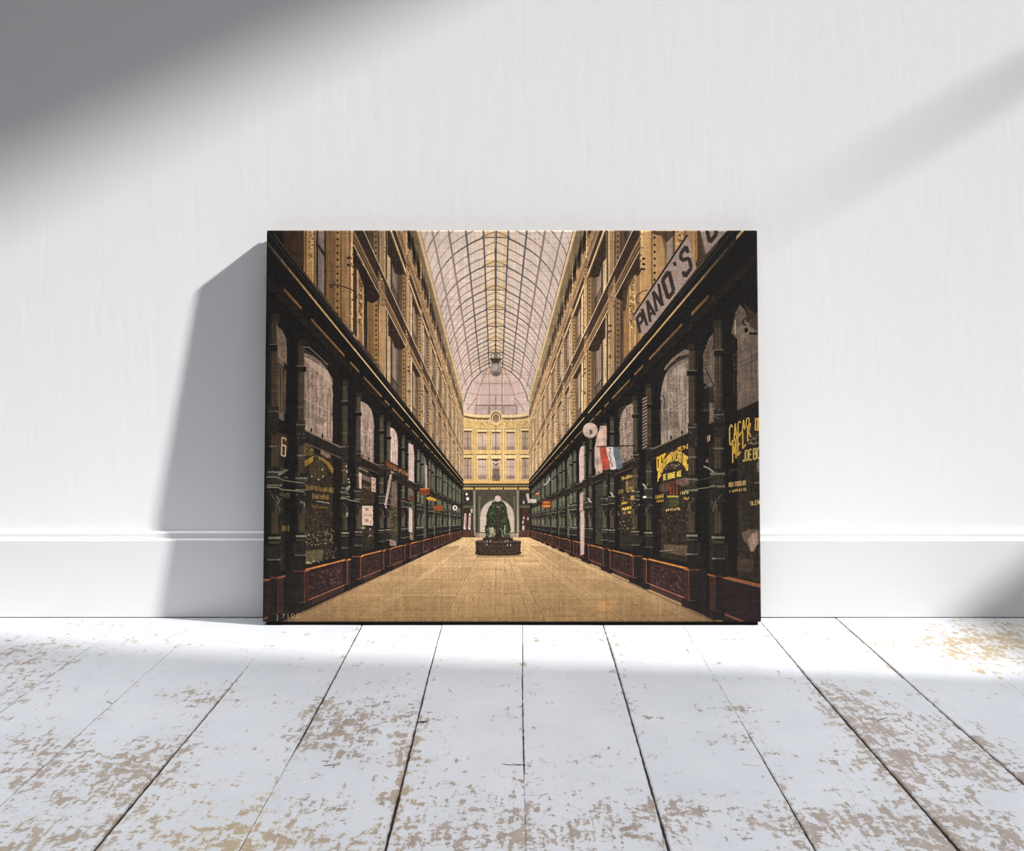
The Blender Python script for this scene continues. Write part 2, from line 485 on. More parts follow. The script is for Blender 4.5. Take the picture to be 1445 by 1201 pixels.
def text(s, quad, wd, col, a=1.0, fillw=0.74, top=None, bot=None):
    """letters stretched over a quad: top-left, top-right, bottom-right, bottom-left"""
    tl, tr, br, bl = quad
    n = len(s)
    def at(u, v):     # v 0 at the foot
        x0, y0 = bl[0] + (br[0] - bl[0]) * u, bl[1] + (br[1] - bl[1]) * u
        x1, y1 = tl[0] + (tr[0] - tl[0]) * u, tl[1] + (tr[1] - tl[1]) * u
        if top:
            y1 -= top(u)
        if bot:
            y0 -= bot(u)
        return (x0 + (x1 - x0) * v, y0 + (y1 - y0) * v)
    for i, ch in enumerate(s):
        for st in GLYPH[ch]:
            poly([at((i + 0.5 + (gx / 4 - 0.5) * fillw) / n, gy / 6) for gx, gy in st], wd, col, a)

def scrawl(quad, n, wd, col, a=1.0):
    """lettering too small to read: a row of upright strokes"""
    tl, tr, br, bl = quad
    for i in range(n):
        u = (i + prng.uniform(0.2, 0.8)) / n
        h0, h1 = prng.uniform(0, 0.25), prng.uniform(0.7, 1.0)
        x0, y0 = bl[0] + (br[0] - bl[0]) * u, bl[1] + (br[1] - bl[1]) * u
        x1, y1 = tl[0] + (tr[0] - tl[0]) * u, tl[1] + (tr[1] - tl[1]) * u
        p = (x0 + (x1 - x0) * h0, y0 + (y1 - y0) * h0)
        q = (x0 + (x1 - x0) * h1, y0 + (y1 - y0) * h1)
        line(p, q, wd * prng.uniform(0.7, 1.2), col, a)
        if prng.rand() < 0.6:
            hh = prng.choice([0.1, 0.5, 0.9])
            r = (x0 + (x1 - x0) * hh, y0 + (y1 - y0) * hh)
            line(r, (r[0] + (br[0] - bl[0]) / n * 0.7, r[1] + (br[1] - bl[1]) / n * 0.7), wd * 0.8, col, a)

def specks(pts, n, size, cols, a=0.8):
    """little marks scattered in a quad"""
    tl, tr, br, bl = pts
    for _ in range(n):
        u, v = prng.rand(), prng.rand()
        x = (tl[0] * (1 - u) + tr[0] * u) * (1 - v) + (bl[0] * (1 - u) + br[0] * u) * v
        y = (tl[1] * (1 - u) + tr[1] * u) * (1 - v) + (bl[1] * (1 - u) + br[1] * u) * v
        c = cols[prng.randint(len(cols))]
        sx, sy = size * prng.uniform(0.4, 1.3), size * prng.uniform(0.4, 1.3)
        fill([(x - sx, y), (x, y - sy), (x + sx, y + sy * 0.3), (x + sx * 0.2, y + sy)], c, a)

def mixcol(c, d, t):
    return tuple(c[i] + (d[i] - c[i]) * t for i in range(3))

def clamp01(t):
    return max(0.0, min(1.0, t))

# ---------------------------------------------------------------- glass roof
VAULT = [(1.0, 3.93), (.965, 4.04), (.904, 4.14), (.81, 4.27), (.709, 4.38), (.59, 4.475), (.467, 4.55), (.33, 4.625), (.198, 4.68)]
Z_END = 21.5

def paint_roof():
    def glass(x, y):
        t = np.clip((y - 325) / 260, 0, 1)[..., None]
        m = np.clip(1 - np.abs(x - 700) / 60, 0, 1)[..., None]
        c = np.array((205, 186, 170), np.float32) * (1 - t) + np.array((204, 182, 167), np.float32) * t
        return c + m * np.array((6, 2, -8), np.float32)
    fill([(590, 322), (812, 322), (746, 588), (653, 588)], glass, tx=6, spk=5)
    # raised ridge panel, yellower
    fill([(684, 325), (715.5, 325), (708.5, 518), (690.5, 518)], (214, 188, 150), 0.65, tx=10)
    for k in range(9):        # warm bands under the raised ridge at each rib
        z = 11.65 + 1.32 * k
        s = 1000 / z
        fill([(VX - .19 * s, VY - 4.68 * s), (VX + .19 * s, VY - 4.68 * s), (VX + .19 * s, VY - 4.80 * s), (VX - .19 * s, VY - 4.80 * s)], (205, 165, 105), 0.6)
    def vp(sd, a, h, z):
        s = 1000.0 / z
        return (VX + sd * a * s * (1.0 if sd < 0 else 1.036), VY - h * s * (1.0 if sd < 0 else 0.985 + 0.015 * (1 - a)))
    # bars across, every third one a full rib
    k = -9
    while True:
        z = 11.65 + 0.44 * k
        if z > Z_END - 0.2:
            break
        thick = (k % 3 == 0)
        f = clamp01((z - 9) / 12)
        for sd in (-1, 1):
            pts = [vp(sd, a, h, z) for a, h in VAULT]
            if thick:
                poly(pts[:4], 1.7 - 0.7 * f, (112, 96, 84), 0.9)
                poly(pts[3:], 1.8 - 0.8 * f, (88, 80, 72), 0.95, 2.6 - 1.2 * f)
            else:
                poly(pts[:5], 1.0 - 0.3 * f, (140, 116, 100), 0.8)
                poly(pts[4:], 1.25 - 0.45 * f, (104, 92, 80), 0.9, 1.7 - 0.6 * f)
            # chevrons of the raised ridge
            s = 1000.0 / z
            line((VX + sd * .198 * s, VY - 4.70 * s), (VX, VY - 4.785 * s), 1.4 - 0.5 * f, (110, 88, 66), 0.9)
        if thick:
            s = 1000.0 / z
            line((VX - .198 * s, VY - 4.68 * s), (VX + .198 * s, VY - 4.68 * s), 1.8 - 0.7 * f, (78, 72, 66), 0.9)
            for sd in (-1, 1):
                ell(VX + sd * .215 * s, VY - 4.68 * s, 2.4 - 1.3 * f, 2.4 - 1.3 * f, (74, 76, 76), 0.7)
        k += 1
    # purlins
    for sd in (-1, 1):
        for (a, h), wd, c in (((.904, 4.14), 2.6, (136, 114, 100)), ((.709, 4.38), 3.7, (134, 110, 96)), ((.467, 4.55), 3.4, (88, 85, 82)), ((.198, 4.68), 3.0, (74, 75, 76))):
            line(vp(sd, a, h, 9.0), vp(sd, a, h, Z_END), wd, c, 0.95, wd * 0.42)
    line((VX, 325), (VX, 497), 3.6, (74, 74, 74), 0.95, 1.6)
    line((VX - 0.6, 325), (VX - 0.6, 350), 0.9, (190, 180, 165), 0.7)
    # hipped end
    fill([(690, 519), (709, 519), (722, 526), (735, 541), (743, 556), (747, 588), (652, 588), (656, 556), (664, 541), (678, 526)], (208, 180, 166), 0.92, tx=6)
    rib = [(654.5, 567), (658.5, 552.5), (666, 538), (678.5, 525.5), (690.3, 518.5)]
    poly(rib, 1.6, (106, 92, 80), 0.95)
    poly([(1400 - x, y) for x, y in rib], 1.6, (106, 92, 80), 0.95)
    line((690.3, 518.5), (709.7, 518.5), 1.4, (106, 92, 80))
    bro = (172, 134, 104)
    for sg in (-1, 1):
        poly([(VX + sg * 9.5, 519), (VX + sg * 9, 545), (VX + sg * 9, 586)], 1.4, bro, 0.9)
        poly([(VX + sg * 10.5, 519), (VX + sg * 17, 532), (VX + sg * 23, 547), (VX + sg * 27, 562), (VX + sg * 28.5, 586)], 1.5, bro, 0.9)
        line((VX + sg * 28, 562), (VX + sg * 40, 579), 1.2, (120, 104, 92), 0.8)
        line((VX + sg * 41.5, 553), (VX + sg * 23, 558), 1.2, bro, 0.8)
        line((VX + sg * 43, 570), (VX + sg * 27, 573), 1.2, bro, 0.8)
        line((VX + sg * 33, 538), (VX + sg * 19, 543), 1.2, bro, 0.8)
    for y, hw in ((528, 19), (541.5, 19), (557.5, 26), (571.5, 30)):
        line((VX - hw, y), (VX + hw, y), 1.3, bro, 0.9)
    # upright lights under the hip
    rect(668, 572, 731, 586, (196, 168, 152), 0.8, tx=6)
    for x0, x1 in ((671.5, 689.5), (691, 709), (711, 729)):
        rect(x0, 572.5, x1, 585.5, (186, 160, 148), 1, tx=8)
        poly([(x0, 585), (x0, 572.5), (x1, 572.5), (x1, 585)], 1.0, (110, 92, 80))
    line((VX, 560), (VX, 612), 0.9, (92, 80, 70), 0.9)

# ---------------------------------------------------------------- end wall
def paint_end():
    G = (214, 178, 112)
    rect(650, 586, 750, 762, G, tx=8, spk=8)
    # top cornice, slightly bowed
    def bow(y, w, c, a=1.0):
        poly([(655, y - 3.2), (664, y - 1.2), (676, y), (724, y), (736, y - 1.0), (746, y - 3.0)], w, c, a)
    bow(587.5, 3.6, (232, 202, 136))
    bow(589.7, 1.0, (150, 112, 70))
    bow(591.3, 1.6, (58, 50, 40))
    for x in (671, 680, 690, 710, 721, 731):
        rect(x - 1.2, 592, x + 1.2, 594, (240, 215, 160))
    specks([(655, 594), (745, 594), (745, 602), (655, 602)], 90, 1.0, [(140, 105, 62), (236, 205, 140), (120, 90, 55)], 0.7)
    # round medallion
    ell(700, 589, 9, 10, (232, 204, 140))
    ell(700, 589.5, 7.6, 8.6, (120, 92, 60))
    ell(700, 590, 6.0, 7.0, (222, 190, 124))
    ell(700, 590, 4.4, 5.6, (140, 108, 84), tx=20)
    arc(700, 589.5, 7.6, 8.4, 20, 160, 1.0, (240, 215, 155))
    arc(700, 593, 8.5, 9, 30, 150, 0.9, (130, 98, 60))
    for (y0, y1, yw, yb) in ((605, 638, 612, 631), (643, 678, 650, 672)):
        # window heads, frames and glass
        for cx, hw, side in ((660, 5, -1), (680.5, 5.5, 0), (700, 5.5, 0), (720.5, 5.5, 0), (741, 4.6, 1)):
            dy = -1.5 * abs(side)
            rect(cx - hw - 1.5, y0 + dy, cx + hw + 1.5, y0 + 1.2 + dy, (138, 102, 62), 0.9)
            rect(cx - hw - 1.6, y0 + 1.4 + dy, cx + hw + 1.6, y0 + 4.2 + dy, (236, 208, 146))
            rect(cx - hw - 0.6, y0 + 4.4 + dy, cx + hw + 0.6, y0 + 6.6 + dy, (84, 62, 42))
            rect(cx - hw, yw + dy, cx + hw, yb + 4, (194, 168, 146) if not side else (168, 146, 126), tx=6, vert=6)
            line((cx, yw + dy), (cx, yb + 4), 0.8, (150, 120, 90) if not side else (80, 66, 54))
            if y0 > 620 or side:
                line((cx - hw, yw + 9 + dy), (cx + hw, yw + 9 + dy), 1.0, (130, 100, 76))
            # balcony rails
            rect(cx - hw, yb - 0.5, cx + hw, yb + 4, (128, 110, 102), 0.65, vert=14)
            for q in range(4):
                line((cx - hw + 0.6 + q * hw * 0.62, yb - 2), (cx - hw + 0.6 + q * hw * 0.62, yb + 4), 0.6, (76, 64, 56), 0.8)
        # pilasters
        for x in (668.5, 671.5, 688.5, 692, 708.5, 712, 729.5, 733):
            line((x, y0), (x, yb + 4), 0.7, (150, 112, 64), 0.8)
        for x in (670, 690.3, 710.3, 731.3):
            line((x, y0 + 2), (x, yb + 4), 1.4, (232, 198, 130), 0.9)
    for x0, x1 in ((656, 668), (672, 689), (692.5, 708), (712, 729), (733, 746)):
        rect(x0, 641, x1, 642.4, (104, 78, 50))
        rect(x0, 642.4, x1, 645.5, (234, 204, 140))
    # banner and emblem in the middle window of the lower row
    rect(695, 661, 705, 679, (92, 74, 66), 0.75, spk=60)
    arc(699.5, 652.5, 3.2, 4, 10, 170, 1.4, (50, 40, 34))
    rect(696, 649, 703, 651, (60, 48, 36))
    line((VX, 600), (VX, 642), 0.9, (96, 82, 62), 0.9)
    # chamfered corners a shade deeper
    rect(654, 594, 667, 680, (150, 108, 56), 0.12)
    rect(733, 594, 747, 680, (150, 108, 56), 0.10)
    # band above the ground floor
    rect(652, 679, 748, 682.5, (226, 176, 100))
    rect(652, 682.5, 748, 684.6, (62, 52, 40))
    rect(652, 684.6, 748, 686, (150, 134, 92))
    rect(652, 686, 748, 687.6, (52, 44, 34))
    rect(652, 687.6, 748, 691.2, (206, 168, 96))
    for q in range(24):
        rect(655 + q * 3.9, 687.3, 656.6 + q * 3.9, 688.8, (60, 48, 36))
    for x in (669, 690.5, 710.5, 731):
        rect(x - 1, 687, x + 1, 691.4, (66, 52, 38))
    # ground floor
    rect(652, 691.2, 748, 762, (62, 58, 44), tx=14, vert=10)
    rect(672, 692, 728, 712, (74, 70, 54), tx=12)
    for x in (669.5, 731):
        rect(x - 1.8, 692, x + 1.6, 756, (132, 132, 104), vert=10)
        line((x + 2.4, 692), (x + 2.4, 756), 1.0, (44, 40, 32))
    rect(675, 700, 678, 752, (96, 92, 72), vert=10)
    rect(724.5, 700, 727, 752, (96, 92, 72), vert=10)
    # the pale archway behind the plants
    fill([(677.5, 756)] + [(701.5 + 24 * math.cos(math.radians(180 - 180 * i / 24)), 729 - 24 * math.sin(math.radians(180 * i / 24))) for i in range(25)] + [(725.5, 756)], (196, 176, 154), tx=5)
    arc(701.5, 729, 24, 24, 180, 360, 1.2, (120, 112, 92), 0.9, 24)
    # left and right shop corners
    for x0, x1 in ((654, 667), (733.5, 747)):
        rect(x0, 694, x1, 716, (52, 46, 38), spk=40)
        rect(x0, 713.5, x1 + 1, 716.5, (88, 84, 66))
        rect(x0, 717, x1, 748, (58, 38, 28), vert=20)
        rect(x0 - 1, 748, x1 + 2, 760, (78, 50, 34), spk=15)
    for x in (655.4, 661.8):
        fill([(x, 724.5), (x + 2.8, 725), (x + 2.2, 747.5), (x - 1.2, 747)], (214, 194, 186))
        fill([(x + 0.6, 727), (x + 2.1, 727), (x + 1.6, 745), (x + 0.2, 745)], (168, 62, 62), 0.75, spk=60)
    ell(658.5, 697.5, 1.5, 2, (222, 212, 200))
    ell(660, 704, 2.2, 2.4, (214, 204, 192), spk=30)
    rect(664, 718, 667, 724, (190, 160, 150))
    for (x, y, r) in ((738.5, 745, 2.2), (738, 737, 1.6), (739, 731, 1.4), (745, 732, 1.4), (739, 709, 1.6)):
        ell(x, y, r * 0.8, r * 1.6, (206, 182, 168), 0.9)
    # low pale fence behind the fountain
    for x0, x1 in ((671, 685), (720, 731)):
        rect(x0, 751, x1, 761, (170, 152, 122), 0.85, vert=30)
        rect(x0, 751, x1, 752.4, (80, 72, 58))
        for q in range(4):
            line((x0 + 1.5 + q * 3.6, 752), (x0 + 1.5 + q * 3.6, 760), 0.8, (90, 80, 64), 0.8)

# ---------------------------------------------------------------- upper storeys
ZE = [3.05, 4.62, 6.08, 7.93, 9.46, 10.64, 11.86, 13.12, 14.4, 16.0, 17.6, 19.2, 20.6]    # far ends of the shaded bays

def tone(c, z, sd):
    """print tones: the near ends of the walls are printed darker and browner"""
    k = 0.60 + 0.44 * clamp01((z - 3.3) / 4.6)
    g = clamp01((z - 8) / 9)
    k += (0.10 if sd > 0 else 0.0) * clamp01((z - 3.9) / 2.0)
    c = mixcol(c, (218, 178, 120), 0.40 * g)
    m = (c[0] + c[1] + c[2]) / 3.0
    c = mixcol(c, (m * 1.04, m * 0.99, m * 0.93), 0.16)
    return tuple(min(255, v * k) for v in c)

def paint_upper(sd):
    top = 3.74 if sd < 0 else 3.80
    wq(sd, 1.0, 2.9, 21.9, 1.2, 3.9, (150, 112, 66), tx=10, vert=8)
    for i in range(len(ZE) - 1, -1, -1):
        z1 = ZE[i]                                    # near edge of pilaster i
        zn = ZE[i + 1] if i + 1 < len(ZE) else 21.9   # near edge of the next
        p = zn - z1
        far = clamp01((z1 - 7) / 8)
        T = lambda c, z=z1: tone(c, z, sd)
        def st(f0, f1, h0, h1, c, a=1.0, **k):        # strip as fractions of the bay
            wq(sd, 1.0, z1 + f0 * p, z1 + f1 * p, h0, h1, T(c), a, **k)
        tan, lite, gold, dark, brown = (182, 142, 90), (220, 180, 122), (166, 126, 74), (36, 26, 19), (112, 80, 50)
        for (h0, h1) in ((1.2, 2.0), (2.18, 2.86)):
            st(0, 1, h0, h1, brown, vert=10, tx=8)
            # window between frames
            st(0.40, 0.62, h0, h1, (136, 118, 108), vert=7, tx=6)
            st(0.44, 0.47, h0, h1, (176, 152, 130), 0.8)
            st(0.385, 0.41, h0, h1, dark)
            st(0.50, 0.55, h0, h1, tan, 0.9, vert=8)      # mullion
            st(0.555, 0.57, h0, h1, dark, 0.8)
            st(0.615, 0.635, h0, h1, dark, 0.6)
            # carved reveal
            st(0.24, 0.36, h0, h1, lite, vert=12)
            st(0.25, 0.265, h0, h1, (236, 200, 140), 0.9)
            st(0.345, 0.36, h0, h1, gold)
            st(0.21, 0.235, h0, h1, dark, 0.85)
            # jamb
            st(0.64, 0.80, h0, h1, brown, vert=12)
            st(0.80, 0.975, h0, h1, gold, vert=8)
            st(0.79, 0.805, h0, h1, dark, 0.6)
            st(0.965, 0.985, h0, h1, dark, 0.75)
            # pilaster
            st(0, 0.20, h0, h1, tan, vert=9)
            st(0.0, 0.02, h0, h1, gold, 0.9)
            st(0.06, 0.075, h0, h1, brown, 0.6)
            st(0.11, 0.125, h0, h1, brown, 0.6)
            st(0.155, 0.18, h0, h1, lite)
            st(0.19, 0.205, h0, h1, brown, 0.8)
            # carved ornament on the pilaster edge and in the reveal
            for (f0, f1, n) in ((0.14, 0.21, 26), (0.26, 0.345, 16)):
                a0, a1 = P(sd, 1, h1, z1 + f0 * p), P(sd, 1, h1, z1 + f1 * p)
                b1, b0 = P(sd, 1, h0, z1 + f1 * p), P(sd, 1, h0, z1 + f0 * p)
                specks([a0, a1, b1, b0], n, 5.2 / z1 + 0.22, [T((70, 50, 34)), T((236, 204, 150)), T((96, 68, 42))], 0.75)
            # drilled dots
            zd = z1 + 0.885 * p
            s = 1000.0 / zd
            nd = 11
            for q in range(nd * 2):
                h = h0 + 0.02 + q * 0.0455
                if h > h1 - 0.02:
                    break
                x, y = P(sd, 1.0, h, zd)
                r = 1.2 * (170.0 / 1000) * s / 29 + 0.2
                ell(x, y, r, r * 1.1, T((52, 34, 22)), 0.92)
        # balcony rails at the window feet
        for hb in (1.33, 2.24):
            st(0.38, 0.66, hb - 0.04, hb + 0.07, (70, 56, 44), 0.55, vert=30)
            st(0.36, 0.68, hb + 0.06, hb + 0.075, (40, 30, 22), 0.9)
        # wall lamps and brackets
        x, y = P(sd, 1, 1.78, z1 + 0.13 * p)
        k = 1000.0 / z1 / 165
        for dy in (0, 7.5):
            ell(x, y + dy * k, 2.6 * k, 1.5 * k, T((50, 36, 26)), 0.8)
        line((x + sd * -1 * k, y + 8 * k), (x - sd * 5 * k, y + 15 * k), 1.4 * k, T((52, 40, 30)), 0.8)
        x, y = P(sd, 1, 1.50, z1 + 0.13 * p)
        ell(x, y, 2.2 * k, 3 * k, T((60, 44, 30)), 0.6)
        # shade of the balconies over the windows
        for hc, dep, f0 in ((1.965, 0.24, 0.23), (2.80, 0.20, 0.20)):
            fs = f0 + (0.37 - f0) * clamp01((z1 - 5.5) / 2.0)
            z0 = z1 + fs * p
            xe, ye = P(sd, 1.0, hc, zn - 0.02 * p)
            xs, ys0 = P(sd, 1.0, hc, z0)
            y_low = ye + 2.5 * k
            fill([(xs, ys0), (xe, ye), (xe + (xs - xe) * 0.12, y_low + 1.5 * k), (xe + (xs - xe) * 0.35, y_low + 3 * k), (xe + (xs - xe) * 0.62, y_low + 1 * k),
                  (xe + (xs - xe) * 0.8, y_low - 0.25 * (ye - ys0)), (xs, y_low - 0.35 * (ye - ys0))], mixcol(T((50, 34, 22)), (62, 44, 28), far), 0.93, tx=22)
    # --- long cornice between the storeys
    def band(h0, h1, c, a=1.0, z0=2.9, z1=21.9, **k):
        n = 12
        for q in range(n):
            za, zb = z0 + (z1 - z0) * (q / n) ** 2, z0 + (z1 - z0) * ((q + 1) / n) ** 2
            wq(sd, 1.0, za, zb, h0, h1, tone(c, 0.5 * (za + zb), sd), a, **k)
    band(1.94, 2.215, (62, 42, 30), tx=14)
    band(2.200, 2.216, (228, 196, 140))
    band(2.183, 2.198, (40, 28, 20))
    band(2.03, 2.06, (168, 128, 76))
    band(2.015, 2.03, (92, 64, 40))
    band(1.985, 2.012, (140, 100, 58))
    band(1.948, 1.966, (224, 188, 126))
    # upper string course
    band(2.72, 2.76, (70, 48, 32))
    band(2.76, 2.79, (200, 158, 98))
    band(2.79, 2.808, (238, 206, 150))
    band(2.808, 2.90, (58, 40, 28))
    band(2.90, 2.98, (160, 120, 74), tx=12)
    band(2.98, 3.02, (110, 78, 46))
    band(3.02, 3.24, (158, 118, 72), tx=12, spk=30)
    band(3.24, 3.40, (60, 44, 30), tx=20)
    band(3.40, top - 0.06, (104, 86, 56), tx=14)
    band(top - 0.06, top - 0.035, (208, 168, 110))
    band(top - 0.035, top + 0.01, (170, 132, 84))
    band(top + 0.01, top + 0.055, (232, 202, 150))
    band(top + 0.055, top + 0.085, (92, 66, 42))
    band(top + 0.085, 3.878 if sd < 0 else 3.90, (222, 188, 132))
    band(3.868 if sd < 0 else 3.885, 3.885 if sd < 0 else 3.905, (70, 54, 40))
    # breaks: piers carry the mouldings forward, with carved brackets under the eaves
    for i in range(len(ZE) - 1, 0, -1):
        z1 = ZE[i]
        p = (ZE[i + 1] if i + 1 < len(ZE) else 21.9) - z1
        k = 1000.0 / z1 / 165
        T = lambda c: tone(c, z1, sd)
        for h, hh in ((1.96, 0.13), (2.78, 0.12)):
            a, b = z1 - 0.02 * p, z1 + 0.19 * p
            wq(sd, 1.0, a, b, h - 0.06, h + 0.10, T((170, 128, 78)), tx=16)
            wq(sd, 1.0, a, b, h + 0.10, h + 0.19, T((128, 92, 56)), tx=16, spk=30)
            pts = [P(sd, 1, h + 0.20, a), P(sd, 1, h + 0.20, b), P(sd, 1, h - 0.06, b), P(sd, 1, h - 0.06, a)]
            specks(pts, 26, 1.25 * k + 0.15, [T((54, 36, 24)), T((232, 192, 134)), T((190, 140, 90)), T((80, 54, 34))], 0.85)
        # eaves: dark coffers between pale consoles
        for q in range(3):
            zc = z1 + p * (q / 3.0)
            c0, c1 = zc + 0.05 * p, zc + 0.27 * p
            wq(sd, 1.0, c0, c1, 3.12, 3.50, T((36, 28, 20)), 0.8, h0b=3.18, h1b=3.36, tx=20)
            wq(sd, 1.0, c0, c1 - 0.04 * p, 3.20, 3.46, (26, 20, 15), 0.7, h0b=3.24, h1b=3.34)
            if q == 0:
                ps = [P(sd, 1.0, 3.47, zc), P(sd, 1.0, 3.44, zc + 0.07 * p), P(sd, 1.0, 3.02, zc + 0.05 * p), P(sd, 1.0, 3.0, zc)]
                fill(ps, T((206, 162, 106)), tx=24)
                specks(ps, 12, 1.5 * k + 0.2, [T((236, 200, 140)), T((84, 56, 36))], 0.8)
            x, y = P(sd, 1.0, 3.30, zc + 0.16 * p)
            ell(x, y, 3.2 * k, 3.0 * k, T((28, 22, 17)), 0.75)

def paint_near_upper():
    """hand-placed strips at the near ends of both walls"""
    L = lambda t: 370 + t / 8.006
    def below(x):      # lower boundary on the left (top of the dark cornice)
        return 354 + 1.228 * (x - 387.2) - 22 - 0.02 * (x - 387)
    strips = [(50, 245, (26, 19, 14)), (245, 330, (52, 34, 22)), (330, 470, (58, 38, 24)), (470, 484, (150, 112, 62)), (484, 500, (96, 66, 36)), (500, 522, (176, 134, 80)),
              (522, 560, (160, 122, 72)), (560, 582, (184, 144, 88)), (582, 596, (96, 70, 38)), (596, 610, (140, 104, 52)), (610, 632, (40, 28, 20)), (632, 700, (120, 104, 96)),
              (700, 722, (54, 40, 30)), (722, 760, (112, 80, 46)), (760, 825, (104, 74, 44)), (825, 883, (138, 102, 54)), (883, 893, (56, 38, 22)), (893, 950, (132, 98, 58)),
              (950, 985, (146, 108, 66)), (985, 1000, (96, 68, 42)), (1000, 1026, (196, 158, 106)), (1026, 1034, (80, 56, 36))]
    for a, b, c in strips:
        xa, xb = L(a), L(b)
        fill([(xa, 322), (xb, 322), (xb, below(xb) + 3), (xa, below(xa) + 3)], c, vert=11, tx=8)
    # vertical fade of the darkest corner
    for xt in (255, 285, 310, 350, 380, 410, 440):
        line((L(xt), 325), (L(xt), below(L(xt))), 0.7, (84, 56, 34), 0.5)
    # carved leaf on the reveal
    for (tx, ty) in ((545, 60), (560, 110), (540, 150), (565, 180), (548, 215), (548, 262), (545, 310), (546, 345)):
        specks([(L(tx - 18), L(ty) - 50 + 0), (L(tx + 18), L(ty) - 50), (L(tx + 18), L(ty) - 46), (L(tx - 18), L(ty) - 46)], 7, 1.5, [(70, 48, 28), (210, 172, 112)], 0.8)
    fill([(L(630), 343), (L(715), 358), (L(722), 363), (L(700), 363), (L(632), 349)], (44, 32, 24))
    # railing at the window foot
    fill([(L(610), 402), (L(745), 424), (L(750), 428), (L(620), 408)], (40, 30, 22))
    for q in range(8):
        line((L(620 + q * 16), 403 + q * 2.6), (L(640 + q * 16), 412 + q * 2.6), 0.7, (150, 126, 90), 0.6)
    # the row of drilled dots
    for ty in (65, 140, 215, 297, 375, 452, 530, 605, 682, 762, 840, 915, 990):
        ell(L(851), 320 + ty / 8.006, 1.5, 1.8, (38, 25, 16))
    # tall reveal in the next bay, with carving
    for a, b, c in ((1030, 1070, (60, 44, 30)), (1070, 1086, (190, 150, 94)), (1086, 1132, (134, 100, 62)), (1132, 1148, (188, 148, 92)), (1148, 1186, (44, 34, 26)), (1186, 1262, (122, 88, 52)), (1262, 1308, (150, 112, 62)), (1308, 1318, (76, 52, 32)), (1318, 1400, (172, 132, 82))):
        xa, xb = L(a), L(b)
        y0 = 347.5 + 1.86 * (0.5 * (xa + xb) - 498.7)
        fill([(xa, 347.5 + 1.86 * (xa - 498.7) if a < 1262 else y0 + 8), (xb, 347.5 + 1.86 * (xb - 498.7) if a < 1262 else y0 + 8), (xb, below(xb) + 4), (xa, below(xa) + 4)], c, vert=10, tx=8)
    specks([(L(1090), 392), (L(1128), 396), (L(1128), 466), (L(1090), 462)], 90, 1.5, [(62, 44, 28), (226, 188, 126), (96, 68, 40)], 0.8)
    specks([(L(1000), 326), (L(1024), 326), (L(1024), 460), (L(1000), 450)], 40, 1.3, [(80, 56, 36), (228, 190, 130)], 0.8)
    for q in range(15):
        y = 424 + q * 7.0
        ell(530.7, y, 1.25, 1.5, (36, 24, 16))
    # soffit shade
    fill([(498.2, 349), (536.5, 418.5), (533, 424), (526, 428), (514, 424), (513, 405), (506, 383), (498.5, 372)], (36, 25, 18), 0.95, tx=25)
    # scroll lamp arm
    poly([(465, 402), (474, 402), (484, 404.5), (494, 407.5), (500.5, 412), (504, 418), (502.5, 423), (498.5, 424.5), (496, 422)], 1.5, (32, 24, 20))
    poly([(465, 401), (465, 405), (470, 405)], 1.4, (32, 24, 20))
    for y in (364, 374):
        ell(492, y, 2.8, 1.8, (40, 28, 20))
    line((495, 372), (500.5, 383), 1.8, (44, 32, 24))
    line((494, 371), (499.5, 382), 0.7, (190, 152, 100))

    # ---- right-hand near end
    R = lambda t: 880 + t / 7.225
    def below_r(x):
        return 328.3 + 1.172 * (1043.3 - x) - 14
    strips = [(160, 172, (110, 80, 50)), (172, 202, (214, 174, 112)), (202, 280, (190, 148, 92)), (280, 296, (120, 86, 50)), (296, 336, (178, 136, 82)), (336, 420, (170, 130, 82)), (420, 440, (128, 96, 60)),
              (440, 500, (156, 136, 116)), (500, 526, (96, 74, 54)), (526, 545, (196, 152, 92)), (545, 612, (182, 138, 84)), (612, 640, (120, 86, 50)), (640, 700, (150, 116, 76)), (700, 724, (176, 130, 78)),
              (724, 752, (150, 110, 64)), (752, 800, (70, 52, 36)), (800, 1000, (84, 62, 42)), (1000, 1400, (26, 20, 16))]
    for a, b, c in strips:
        xa, xb = R(a), R(b)
        fill([(xa, 322), (xb, 322), (xb, below_r(xb) + 2), (xa, below_r(xa) + 2)], c, vert=9, tx=8)
    for ty in (42, 110, 185, 256, 326, 398, 470, 541, 612):
        ell(R(316), 320 + ty / 7.225, 1.6, 1.9, (40, 27, 18))
    fill([(R(275), 326), (R(530), 326), (R(525), 330), (R(470), 338), (R(425), 344), (R(380), 333), (R(300), 330)], (70, 52, 36), 0.9, tx=20)
    fill([(R(378), 330), (R(425), 338), (R(440), 346), (R(438), 366), (R(410), 348)], (110, 82, 52), 0.7)
    specks([(R(550), 326), (R(608), 326), (R(600), 345), (R(550), 345)], 34, 1.5, [(88, 60, 36), (232, 196, 134)], 0.8)
    specks([(R(166), 326), (R(198), 326), (R(200), 410), (R(172), 410)], 50, 1.4, [(110, 78, 46), (240, 204, 140), (60, 42, 28)], 0.75)
    # carved reveal and shade below the balcony
    for a, b, c in ((0, 58, (146, 108, 64)), (58, 70, (216, 174, 110)), (70, 112, (160, 122, 74)), (112, 122, (214, 170, 106)), (122, 165, (150, 112, 68)), (165, 205, (180, 140, 88))):
        xa, xb = R(a), R(b)
        fill([(xa, 402 - 0.9 * (xa - 880)), (xb, 402 - 0.9 * (xb - 880)), (xb, below_r(xb) + 1), (xa, below_r(xa) + 1)], c, vert=9, tx=8)
    specks([(R(64), 398), (R(110), 392), (R(110), 462), (R(64), 464)], 80, 1.5, [(74, 52, 32), (232, 194, 130), (110, 78, 46)], 0.8)
